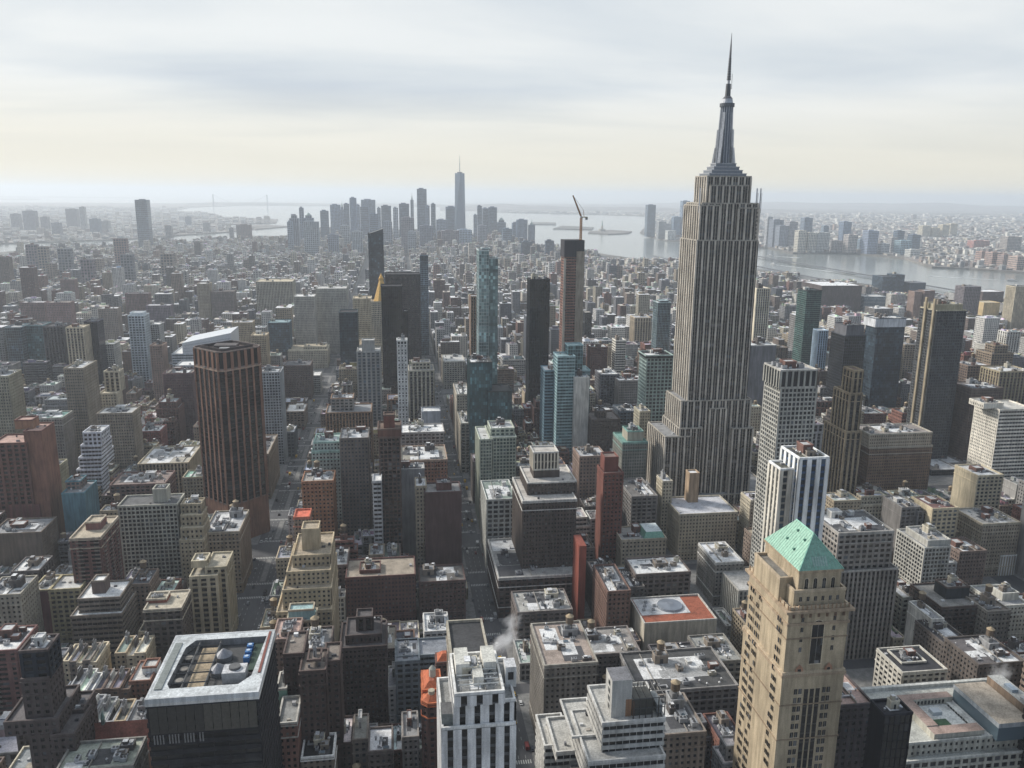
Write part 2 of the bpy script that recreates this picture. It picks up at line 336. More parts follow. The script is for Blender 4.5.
def put(me, name, parent, loc, rz=0, sc=(1,1,1)):
    o = bpy.data.objects.new(name, me); COL.objects.link(o); o.parent = parent; o.location = loc; o.rotation_euler = (0,0,rz); o.scale = sc; return o

def clutter(root, x0, x1, y0, y1, z, r, tank=False, n=3, bulk=True):
    """equipment on a roof, each piece a part; positions are relative to the root at (ox, oy, 0)"""
    ox, oy = root.location.x, root.location.y
    w, d = x1-x0, y1-y0
    if w < 7 or d < 7: n = min(n, 1)
    if bulk:
        bw, bd, bh = min(w*.4, r.uniform(5, 10)), min(d*.4, r.uniform(5, 9)), r.uniform(3, 5.5)
        bx, by = r.uniform(x0+bw*.5+1, x1-bw*.5-1), r.uniform((y0+y1)/2, y1-bd*.5-1)
        put(r.choice(U['bulk']), 'bulkhead', root, (bx-ox, by-oy, z), 0, (bw, bd, bh))
        if tank: 
            t = put(U['tank'], 'water_tank', root, (bx-ox, by-oy, z+bh)); put(U['lid'], 'tank_lid', t, (0,0,0))
    elif tank:
        t = put(U['tank'], 'water_tank', root, (r.uniform(x0+4,x1-4)-ox, r.uniform(y0+4,y1-4)-oy, z)); put(U['lid'], 'tank_lid', t, (0,0,0))
    for _ in range(n):
        if w > 6 and d > 6:
            s = r.uniform(.7, 1.4); put(U['ac'], 'cooling_unit', root, (r.uniform(x0+2.5,x1-2.5)-ox, r.uniform(y0+2.5,y1-2.5)-oy, z+.02), r.choice((0, pi/2)), (s, s, s))

def more_clutter(root, x0, x1, y0, y1, z, r):
    ox, oy = root.location.x, root.location.y; w, d = x1-x0, y1-y0
    if w < 6 or d < 6: return
    def at_(m_): return (r.uniform(x0+m_, x1-m_)-ox, r.uniform(y0+m_, y1-m_)-oy, z+.02)
    k = w*d/420
    for _ in range(min(7, 2+int(k*1.6))):
        s1, s2 = r.uniform(.10,.26)*w, r.uniform(.10,.28)*d; q = (r.uniform(x0+s1+.6,x1-s1-.6)-ox, r.uniform(y0+s2+.6,y1-s2-.6)-oy, z+.02); put(U[r.choice(('patch','dark'))], 'roof_patch', root, q, 0, (s1,s2,1))
    if r.random() < .7 and w > 12: put(U['divide'], 'parapet_wall', root, (r.uniform(x0+4,x1-4)-ox, (y0+y1)/2-oy, z+.03), 0, (1,d/2-.7,r.uniform(.8,1.6)))
    if w > 10 and d > 10:
        for _ in range(1+min(3, int(k))): q = at_(3.4); put(r.choice(U['bulk']), 'bulkhead', root, q, r.choice((0, pi/2)), (r.uniform(2,5.5), r.uniform(2,5), r.uniform(1.6,3.6)))
    if w > 9 and d > 9: put(U['duct'], 'duct', root, at_(3.2), r.choice((0,pi/2,pi,-pi/2)))
    if w > 8 and d > 8 and r.random() < .6: put(U['skyl'], 'skylight', root, at_(2), r.choice((0,pi/2)))
    for _ in range(min(9, 3+int(k*2))): put(U['vent'], 'roof_vent', root, at_(1), 0, (r.uniform(.8,1.6),)*3)
ALL = []
def building(name, label, tiers, wall, style='punch', glass='d', roof=None, sp=None, group=None, cat=None, cap=None, cornice=None, vb=None, n=3, tank=False, base=None, seed=None, bulk=True, side=None):
    """tiers: list of (points or (x0,x1,y0,y1), ztop[, style[, wall]]) bottom-up. One thing with parts wall, glazing, roof, cornice and equipment."""
    r = random.Random(seed if seed is not None else len(ALL)*13+5)
    P0 = tiers[0][0]; P0 = rect(*P0) if not isinstance(P0[0], tuple) else P0
    ox, oy = sum(p[0] for p in P0)/len(P0), sum(p[1] for p in P0)/len(P0)
    root = thing(name, label, cat or 'building', (ox, oy, 0), group)
    wm, gm, rm, cm = MB(), MB(), MB(), MB(); z0 = 0.
    wc = K[wall] if isinstance(wall, str) else wall; gc = GL[glass]; sc = K[sp] if isinstance(sp, str) else (sp or tuple(a*.45 for a in wc))
    rc = K.get(roof) if isinstance(roof, str) else (roof or r.choice(ROOFS))
    cc = K[cornice] if isinstance(cornice, str) else (cornice or tuple(min(.8, a*1.15) for a in wc))
    for i, t in enumerate(tiers):
        pts = rect(*t[0]) if not isinstance(t[0][0], tuple) else t[0]
        z1 = t[1]; st = ST[t[2]] if len(t) > 2 and t[2] else ST[style]; w_ = (K[t[3]] if isinstance(t[3], str) else t[3]) if len(t) > 3 and t[3] else wc
        zb = z0 if len(t) < 5 or t[4] is None else t[4]
        nE = len(pts)
        for e in range(nE):
            s_ = st
            if side and nE == 4 and e in (1, 3): s_ = ST[side]
            facade(wm, gm, pts[e], pts[(e+1) % nE], zb, z1, s_, w_, gc, sc if w_ is wc else tuple(a*.5 for a in w_))
        sn = t[2] if len(t) > 2 and t[2] else style
        if sn in ('punch','wide','dense','widerib','balcony') and z1-zb > 16:
            for zz, hh in ((z1-6.9, .55), (z1-.9, .5), (zb+8.2 if zb == 0 else 1e9, .6)):
                if zz < 1e8: ring(wm, pts, zz, zz+hh, .78, .3, cc)
        rm = MB(); rm.poly([(*p, z1) for p in grow(pts, .05)], rc, 'roof')
        cm = MB(); ring(cm, pts, z1+.03, z1+1.15, .55, -.25, cc); cm.build('parapet', root, (ox, oy, 0))
        xs = [p[0] for p in pts]; ys = [p[1] for p in pts]
        if n and max(ys)-0 < 1100 and i == len(tiers)-1: more_clutter(root, min(xs)+.6, max(xs)-.6, min(ys)+.6, max(ys)-.6, z1, r)
        if i == len(tiers)-1 and n: clutter(root, min(xs)+1, max(xs)-1, min(ys)+1, max(ys)-1, z1, r, tank, n, bulk)
        elif i < len(tiers)-1:
            # fill a terrace with a few small things through the roof mesh
            for _ in range(2):
                ax, ay = r.uniform(min(xs)+1, max(xs)-2), r.uniform(min(ys)+1, max(ys)-2); rm.box(ax, ax+r.uniform(.8,2.4), ay, ay+r.uniform(.8,2), z1, z1+r.uniform(.6,1.6), r.choice(ROOFS), 'roof')
        rm.build('roof', root, (ox, oy, 0))
        z0 = z1
    org = (ox, oy, 0)
    for mb, nm in ((wm, 'wall'), (gm, 'glazing')):
        if mb.f: mb.build(nm, root, org)
    xs = [p[0] for p in P0]; ys = [p[1] for p in P0]
    FOOT.append((min(xs), max(xs), min(ys), max(ys)))
    if vb:
        q = [proj(x, y, tiers[-1][1]) for x in (min(xs), max(xs)) for y in (min(ys), max(ys))]
        q = [a[0] for a in q if a]; CAPS.append((min(q), max(q), vb, min(ys)))
    ALL.append((root, tiers[-1][1], min(ys))); root['zt'] = tiers[-1][1]
    return root
def T(pl, pr, pt, Y, D, st=None, wall=None, z0=None):
    """a tier from its north face in the photograph: left, right, top edge; distance Y and depth D"""
    x0, z = atY(pl, pt, Y); x1, _ = atY(pr, pt, Y); _, z = atY((pl+pr)/2, pt, Y)
    return ((x0, x1, Y, Y+D), z, st, wall, z0)
def B(name, label, pl, pr, pt, Y, D, vb, wall, style='punch', glass='d', up=(), **kw):
    t = [T(pl, pr, pt, Y, D, None, None, 0)]; 
    for u in up: t.append(T(*u))
    t.sort(key=lambda a: a[1])
    return building(name, label, t, wall, style, glass, vb=vb, **kw)
# ------------------------------------------------------------------ setting: water, land, streets, hills, air
def simple_mat(name, fn):
    m = bpy.data.materials.new(name); m.use_nodes = True; nt = m.node_tree; fn(nt, nt.nodes['Principled BSDF']); return m
def m_water(nt, b):
    g = nn(nt, 'ShaderNodeNewGeometry'); a = noise(nt, g.outputs['Position'], .004, 5, .6, (1, .5, 1)); r = ramp(nt, [(.35, (.15,.17,.165)), (.65, (.22,.235,.22))]); nt.links.new(a, r.inputs[0])
    nt.links.new(r.outputs[0], b.inputs['Base Color']); b.inputs['Roughness'].default_value = .14; b.inputs['IOR'].default_value = 1.4
    w = noise(nt, g.outputs['Position'], .05, 6, .7); bp = nn(nt, 'ShaderNodeBump'); bp.inputs['Strength'].default_value = .22; bp.inputs['Distance'].default_value = 3; nt.links.new(w, bp.inputs['Height']); nt.links.new(bp.outputs[0], b.inputs['Normal'])
def m_land(nt, b):
    g = nn(nt, 'ShaderNodeNewGeometry'); a = noise(nt, g.outputs['Position'], .0012, 7, .7); c = noise(nt, g.outputs['Position'], .05, 4, .7)
    r = ramp(nt, [(.35, (.07,.075,.065)), (.5, (.13,.12,.11)), (.62, (.22,.20,.18))]); nt.links.new(a, r.inputs[0])
    r2 = ramp(nt, [(.35, (.7,)*3), (.65, (1.3,)*3)]); nt.links.new(c, r2.inputs[0])
    nt.links.new(mix(nt, 1., r.outputs[0], r2.outputs[0], 'MULTIPLY'), b.inputs['Base Color']); b.inputs['Roughness'].default_value = .9
def m_road(nt, b):
    g = nn(nt, 'ShaderNodeNewGeometry'); a = noise(nt, g.outputs['Position'], .08, 5, .65, (1, .25, 1)); c = noise(nt, g.outputs['Position'], 1.5, 3, .7)
    r = ramp(nt, [(.35, (.050,.052,.056)), (.65, (.10,.10,.105))]); nt.links.new(a, r.inputs[0]); r2 = ramp(nt, [(.35, (.85,)*3), (.65, (1.15,)*3)]); nt.links.new(c, r2.inputs[0])
    nt.links.new(mix(nt, 1., r.outputs[0], r2.outputs[0], 'MULTIPLY'), b.inputs['Base Color']); b.inputs['Roughness'].default_value = .75
def m_pave(nt, b):
    g = nn(nt, 'ShaderNodeNewGeometry'); a = noise(nt, g.outputs['Position'], .3, 5, .65)
    r = ramp(nt, [(.35, (.14,.14,.135)), (.65, (.24,.235,.225))]); nt.links.new(a, r.inputs[0]); nt.links.new(r.outputs[0], b.inputs['Base Color']); b.inputs['Roughness'].default_value = .9
def m_paint(nt, b): b.inputs['Base Color'].default_value = (.50,.50,.47,1); b.inputs['Roughness'].default_value = .7
MW, ML, MR, MP, MPT = simple_mat('water', m_water), simple_mat('land', m_land), simple_mat('road', m_road), simple_mat('pavement', m_pave), simple_mat('road_paint', m_paint)
def sheet(name, polys, mat, kind='structure'):
    me = bpy.data.meshes.new(name); v = []; f = []
    for p in polys: f.append(tuple(range(len(v), len(v)+len(p)))); v.extend(p)
    me.from_pydata(v, [], f); me.materials.append(mat); o = bpy.data.objects.new(name, me); COL.objects.link(o); o['kind'] = kind; return o
SEA = -8.
sheet('water', [[(-40000,-2500,SEA),(45000,-2500,SEA),(45000,70000,SEA),(-40000,70000,SEA)]], MW)
def slab(name, pts, top=0., mat=None):
    a = sum(pts[i][0]*pts[(i+1)%len(pts)][1]-pts[(i+1)%len(pts)][0]*pts[i][1] for i in range(len(pts)))
    if a < 0: pts = pts[::-1]
    ps = [[(x,y,top) for x, y in pts]]
    for i in range(len(pts)):
        p, q = pts[i], pts[(i+1)%len(pts)]; ps.append([(*p,SEA-2),(*q,SEA-2),(*q,top),(*p,top)])
    return sheet(name, ps, mat or ML)
G = lambda x, y: gnd(x, y, 0.)
# Manhattan island: from the traced shorelines of the photograph
MANH = [(2600,-1200)] + [G(1090,312), G(1024,302), G(960,297), G(900,288), G(843,281), G(768,271), G(677,263), G(632,258), G(590,252), G(557,248), G(530,243), G(500,238), G(470,233), G(430,231), G(380,231), G(330,233.5), G(290,236), G(256,237), G(215,239.5), G(165,243), G(100,246), G(40,249), G(0,252), G(-60,262)] + [(-2400,1500),(-2000,-1200)]
slab('ground', MANH)
BROOK = [G(-80,246), G(0,243), G(60,241), G(130,238.5), G(167,235.5), G(215,232.5), G(250,229.5), G(256,227.5), G(222,226.5), G(215,224.5), G(276,222.5), G(278,219), G(222,217), G(215,213.5), G(172,210.5), G(192,207), G(240,205.5), G(165,203.2), G(60,202.6), G(-80,202)]
slab('land', BROOK)
slab('land', [G(256,229), G(290,226), G(262,224.5), G(240,226)])
slab('land', [G(-80,198.2), G(40,198.6), G(40,199.6), G(-80,199.4)])
slab('land', [G(230,203.6), G(320,203.2), G(430,203), G(430,205.2), G(300,205.8), G(240,205)])
NJ = [G(1120,273), G(1024,272), G(969,268), G(932,266.5), G(904,257.5), G(850,252.5), G(793,252.5), G(768,247.5), G(735,246), G(684,241), G(667,240), G(648,236), G(640,232), G(648,224), G(655,219), G(645,216), G(600,214.5), G(532,213), G(500,212.2), G(463,209), G(463,203.5), G(560,203.6), G(700,204.5), G(1120,206)]
slab('land', NJ)
slab('land', [G(553,228.5), G(592,229.3), G(594,227.2), G(562,225.6)])
slab('land', [G(588,232.6), G(608,233.8), G(628,233), G(632,231.2), G(610,229.8), G(590,231)])
slab('land', [G(532,224), G(556,224.5), G(556,222.4), G(532,222)])

def ridge(name, px0, px1, dist, h, thick, seed, base=-6):
    """a long low hill with a wavy crest and real depth"""
    rr = random.Random(seed); n = 60; V = []; Fc = []
    ph = [rr.uniform(0, 6) for _ in range(4)]
    for i in range(n+1):
        px = px0+(px1-px0)*i/n; d = ray(px, 200); d = Vector((d.x, d.y, 0)).normalized(); t = i/n
        e = min(1, 6*t, 6*(1-t)); hh = h*e*(.62+.2*sin(5*t+ph[0])+.14*sin(13*t+ph[1])+.06*sin(41*t+ph[2]))
        for k, (dd, f) in enumerate(((0,0),(.3,.7),(.5,1),(.75,.8),(1.,0))):
            q = d*(dist+thick*dd); V.append((CAM.x+q.x, CAM.y+q.y, base+hh*f*(1+.05*sin(29*t+k))))
    for i in range(n):
        for k in range(4): a = i*5+k; Fc.append((a, a+5, a+6, a+1))
    me = bpy.data.meshes.new(name); me.from_pydata(V, [], Fc); me.materials.append(ML); o = bpy.data.objects.new(name, me); COL.objects.link(o); o['kind'] = 'structure'
    for p in me.polygons: p.use_smooth = True
ridge('hills', 440, 720, 15500, 105, 5000, 1); ridge('hills', 620, 1120, 26000, 190, 6000, 2); ridge('hills', 170, 470, 19500, 70, 3500, 3)
ridge('hills', -80, 150, 36000, 60, 3000, 4); ridge('hills', 700, 1120, 17000, 60, 2500, 8)

# streets: cross streets every 80 m, avenues where the photograph shows them
ST_Y = [-10, 70, 150, 230, 310, 390, 470, 550, 627, 705] + [785+80*i for i in range(70)]
def sw(y): return 15 if y == 705 else 9
AVE = [(-1750,12),(-1560,12),(-1390,12),(-1190,12),(-1000,15),(-795,15),(-590,15),(-385,15),(-252,12),(-121,19),(52,12),(205,13),(485,15),(765,15),(1045,15),(1325,15),(1605,15),(1885,15)]
def inside(x, y, poly):
    c = False; n = len(poly)
    for i in range(n):
        x1, y1 = poly[i]; x2, y2 = poly[i-1]
        if (y1 > y) != (y2 > y) and x < (x2-x1)*(y-y1)/(y2-y1)+x1: c = not c
    return c
BLOCKS = []
for i in range(len(ST_Y)-1):
    ya, yb = ST_Y[i]+sw(ST_Y[i]), ST_Y[i+1]-sw(ST_Y[i+1])
    for j in range(len(AVE)-1):
        xa, xb = AVE[j][0]+AVE[j][1], AVE[j+1][0]-AVE[j+1][1]
        if all(inside(x, y, MANH) for x in (xa, xb) for y in (ya, yb)): BLOCKS.append((xa, xb, ya, yb))
pv = []
rd = []
for xa, xb, ya, yb in BLOCKS:
    if yb < 4200:
        a, b, c, d = xa-4, xb+4, ya-3.5, yb+3.5; z = .14
        pv += [[(a,c,z),(b,c,z),(b,d,z),(a,d,z)], [(a,c,0),(b,c,0),(b,c,z),(a,c,z)], [(b,c,0),(b,d,0),(b,d,z),(b,c,z)], [(a,d,0),(a,c,0),(a,c,z),(a,d,z)], [(b,d,0),(a,d,0),(a,d,z),(b,d,z)]]
sheet('pavement', pv, MP)
for x, w in AVE: rd.append([(x-w+.2,150,.004),(x+w-.2,150,.004),(x+w-.2,4200,.004),(x-w+.2,4200,.004)])
o = sheet('road', rd, MR)
rd = []
for y in ST_Y:
    if 150 < y < 4200:
        w = sw(y)
        for j in range(len(AVE)-1):
            xa, xb = AVE[j][0]+AVE[j][1]-.2, AVE[j+1][0]-AVE[j+1][1]+.2
            if inside(xa, y, MANH) and inside(xb, y, MANH): rd.append([(xa,y-w,.004),(xb,y-w,.004),(xb,y+w,.004),(xa,y+w,.004)])
sheet('road', rd, MR)
mk = []
for ax, w, lanes in ((-121,19,(-8,-4.5,4.5,8)), (52,12,(-4,0,4)), (205,13,(-4.5,0,4.5))):
    for y0, y1 in zip(ST_Y[3:], ST_Y[4:22]):
        a, b = y0+sw(y0)+5, y1-sw(y1)-5
        for l in lanes:
            y = a
            while y < b-3: mk.append([(ax+l-.09,y,.008),(ax+l+.09,y,.008),(ax+l+.09,y+3,.008),(ax+l-.09,y+3,.008)]); y += 8
        for yc in (y0+sw(y0)+.8, y1-sw(y1)-4.2):
            x = ax-w+5
            while x < ax+w-5: mk.append([(x,yc,.008),(x+.6,yc,.008),(x+.6,yc+3.2,.008),(x,yc+3.2,.008)]); x += 1.3
sheet('road_markings', mk, MPT)
mb = MB()     # planted median of the wide avenue
md = []
for y0, y1 in zip(ST_Y[8:], ST_Y[9:26]):
    a, b = y0+sw(y0)+6, y1-sw(y1)-6; x0, x1 = -123.2, -118.8; z = .16
    md += [[(x0,a,z),(x1,a,z),(x1,b,z),(x0,b,z)], [(x0,a,0),(x1,a,0),(x1,a,z),(x0,a,z)], [(x1,a,0),(x1,b,0),(x1,b,z),(x1,a,z)], [(x0,b,0),(x0,a,0),(x0,a,z),(x0,b,z)]]
sheet('pavement', md, MP)

# air: one even volume round everything
def m_haze(nt, b):
    nt.nodes.remove(b); o = [n for n in nt.nodes if n.type == 'OUTPUT_MATERIAL'][0]
    v = nn(nt, 'ShaderNodeVolumePrincipled'); v.inputs['Color'].default_value = (.87,.93,.99,1); v.inputs['Density'].default_value = HAZE; v.inputs['Anisotropy'].default_value = .26
    nt.links.new(v.outputs[0], o.inputs['Volume'])
HAZE = 7.0e-5
MH = simple_mat('haze', m_haze)
X0, X1, Y0, Y1, Z0, Z1 = -41000, 46000, -3500, 71000, -14, 462
me = bpy.data.meshes.new('haze')
me.from_pydata([(X0,Y0,Z0),(X1,Y0,Z0),(X1,Y1,Z0),(X0,Y1,Z0),(X0,Y0,Z1),(X1,Y0,Z1),(X1,Y1,Z1),(X0,Y1,Z1)], [], [(0,3,2,1),(4,5,6,7),(0,1,5,4),(1,2,6,5),(2,3,7,6),(3,0,4,7)])
me.materials.append(MH); o = bpy.data.objects.new('haze', me); COL.objects.link(o); o['kind'] = 'stuff'

ST['brownpier'] = (6.2,3.7,.24,.22,'R'); ST['crownpier'] = (6.2,14.8,.40,.05,'R')
ST['sparse'] = (99,99,1,1,'N')
ST['blk'] = (6.2,4.1,.05,.46,'B')
ST['wp'] = (5.2,3.9,.60,.30,'R')
ST['crownrib'] = (4.2,17,.30,.05,'R')
ST['stripe'] = (4.6,3.6,.48,.3,'R')
ST['colon'] = (2.6,9,.42,.16,'R')
ST['redslab'] = (4.5,4.0,.10,.55,'B')
# ------------------------------------------------------------------ the buildings one can tell apart, surveyed one by one
# ---- Empire-style limestone skyscraper
def limestone_skyscraper():
    x0, zA = atY(697, 241, 734); x1, _ = atY(757.5, 241, 734); D = 42
    _, zB = atY(728, 204, 736); _, zC = atY(727, 177, 739)
    c = (x0+x1)/2; w = x1-x0
    t = []
    wings = [((c-67,c+62,722,780), 24), ((c-58,c+54,724,778), 72)]
    root = building('skyscraper', 'tallest limestone skyscraper with stepped shoulders, vertical ribs and needle mast', [
        ((c-66,c+62,722,782), 26, 'esb'), ((c-52,c-w/2+2,724,776), atY(655,438,724)[1], 'esb'), 
        ((c-w/2-9,c-w/2+13,726,774), atY(688,429,726)[1], 'esb', None, 26), ((c+w/2-14,c+w/2+6,726,774), atY(741,429,726)[1], 'esb', None, 26),
        ((c-w/2-7,c+w/2+4,731,773), atY(672,402,731)[1], 'esb', None, 26),
        ((c-8,c+8,729,740), atY(714,409,729)[1], 'esb', None, 26),
        ((x0,x1,734,734+D), zA, 'esb', None, 26), ((x0+3.5,x1-1.5,735.5,734+D-1), zB, 'esb', None, zA), 
        ((x0+1.5,c-9,734.6,734+D-.6), zB-2, 'esb', None, zA), ((c+9,x1-.3,734.7,734+D-.7), zB-4, 'esb', None, zA),
        ((x0+8.5,x1-8,740,769), zC, 'esb', None, zB), ((x0+11,x1-11,737.4,740), zC-8, 'esb', None, zB)],
        (.50,.45,.38), 'esb', 'k', roof='grey', sp=(.06,.056,.052), vb=486, cornice=(.36,.33,.28), n=0, cat='skyscraper')
    ox, oy = root.location.x, root.location.y; cy = 755.5
    b = MB(); al = (.40,.42,.45)
    z = zC; _, zb = atY(725, 160, 750)
    for k, (s, h) in enumerate(((35,3.5),(29,6.5),(24,9.5),(19,12.5))):
        b.box(c-s/2,c+s/2,cy-s*.36,cy+s*.36,z+(0 if k==0 else (3.5,6.5,9.5)[k-1]),z+h,(.22,.24,.27),'metal')
        b.box(c-s/2-.4,c+s/2+.4,cy-s*.36-.4,cy+s*.36+.4,z+h-.8,z+h-.1,(.42,.43,.45),'metal')
    b.build('mast_base', root, (ox,oy,0))
    z0 = z+12.5; _, zt = atY(730, 107, 755); b = MB()
    b.cyl(c,cy,z0,zt,6.6,(.11,.13,.16),'metal',5.0,n=16)
    for i in range(16):
        a = 2*pi*i/16; b.bar((c+6.8*cos(a),cy+6.8*sin(a),z0),(c+5.2*cos(a),cy+5.2*sin(a),zt),.6,al)
    b.build('mast_shaft', root, (ox,oy,0)); b = MB()
    for i in range(4):                       # stepped corner fins
        a = pi/4+i*pi/2; ca, sa = cos(a), sin(a); w_ = 2.4
        for (r0, r1, h0, h1) in ((11,9.0,0,.28),(9.0,7.6,0,.6),(7.6,5.8,0,.9)):
            n_ = (-sa*w_/2, ca*w_/2); P = []
            for s in (1,-1):
                for (rr_, hh) in ((4,h0),(r0,h0),(r1,h1),(4,h1)): P.append((c+ca*rr_+s*n_[0], cy+sa*rr_+s*n_[1], z0+(zt-z0)*hh))
            for q in ((0,1,2,3),(7,6,5,4),(1,5,6,2),(2,6,7,3)): b.poly([P[k] for k in q], (.50,.51,.52), 'metal')
    b.build('mast_fin', root, (ox,oy,0)); b = MB()
    b.cyl(c,cy,zt,zt+3,6.6,(.10,.11,.12),'metal',6.6,n=16); b.cyl(c,cy,zt+3,zt+7,5.2,(.45,.46,.48),'metal',4.4,n=16); b.cyl(c,cy,zt+7,zt+9,4.6,(.08,.08,.09),'metal',3,n=16)
    b.build('mast_crown', root, (ox,oy,0)); b = MB(); _, ztip = atY(733, 33, 755); H = ztip-zt-9; z = zt+9
    b.cyl(c,cy,z,z+H*.20,2.6,(.07,.075,.08),'metal',2.3,n=8); b.cyl(c,cy,z+H*.20,z+H*.26,1.2,(.4,.4,.42),'metal',n=8)
    for k in range(9): b.cyl(c,cy,z+H*(.26+.04*k),z+H*(.29+.04*k),1.9-.08*k,(.09,.095,.10),'metal',n=8); b.cyl(c,cy,z+H*(.29+.04*k),z+H*(.30+.04*k),.9,(.3,.3,.32),'metal',n=6)
    b.cyl(c,cy,z+H*.62,z+H*.82,1.1,(.12,.12,.13),'metal',.7,n=6); b.cyl(c,cy,z+H*.82,z+H,.6,(.10,.10,.11),'metal',.18,n=6)
    b.bar((c+3,cy,z+H*.12),(c+3,cy,z+H*.36),.35,(.35,.35,.36)); b.bar((c,cy,z+H*.13),(c+3,cy,z+H*.13),.3,(.2,.2,.2))
    b.build('antenna', root, (ox,oy,0)); b = MB()
    for q in ((c+w/2-3,736),(c+w/2+1,737),(c-w/2+1,736)): b.bar((q[0],q[1],zB-8),(q[0],q[1],zB+14),.9,(.55,.56,.58)); b.bar((q[0]+1.2,q[1],zB-8),(q[0]+1.2,q[1],zB+10),.3,(.3,.3,.3))
    b.build('cell_mast', root, (ox,oy,0))
limestone_skyscraper()

# ---- brown office tower set at 45 degrees with chamfered corners
def diagonal_tower():
    cx, cy, s, ch, h = -157, 748, 21.2, 4.2, atY(226, 352, 725)[1]
    p = [(s-ch,-s),(s,-s+ch),(s,s-ch),(s-ch,s),(-s+ch,s),(-s,s-ch),(-s,-s+ch),(-s+ch,-s)]
    R_ = lambda q: (cx+(q[0]-q[1])*.7071, cy+(q[0]+q[1])*.7071)
    pts = [R_(q) for q in p]; base = [R_((q[0]*1.0, q[1]*1.0)) for q in p]
    or_ = (.235,.13,.09)
    root = building('office_tower', 'rust brown ribbed office tower standing diagonally with dark glass between its piers', [(grow(base,-.3), 36, 'blank', or_), (pts, h-15, 'brownpier'), (pts, h, 'crownpier')], or_, 'brownpier', 'k', roof='dkbrown', sp=(.045,.03,.026), vb=515, n=0, cornice=(.20,.16,.14))
    ox, oy = root.location.x, root.location.y; b = MB()
    ring(b, pts, h-16.2, h-15.0, .9, .3, (.34,.24,.18)); b.build('belt_course', root, (ox,oy,0))
    b = MB(); ring(b, grow(pts,-5), h, h+2.4, 0, -1, (.05,.04,.04)); b.box(cx-10,cx+9,cy-6,cy+7,h,h+2.6,(.12,.10,.09),'wall',(.09,.08,.08)); b.box(cx-4,cx+4,cy-14,cy-8,h,h+1.6,(.3,.3,.3),'metal'); b.build('roof_plant', root, (ox,oy,0))
diagonal_tower()

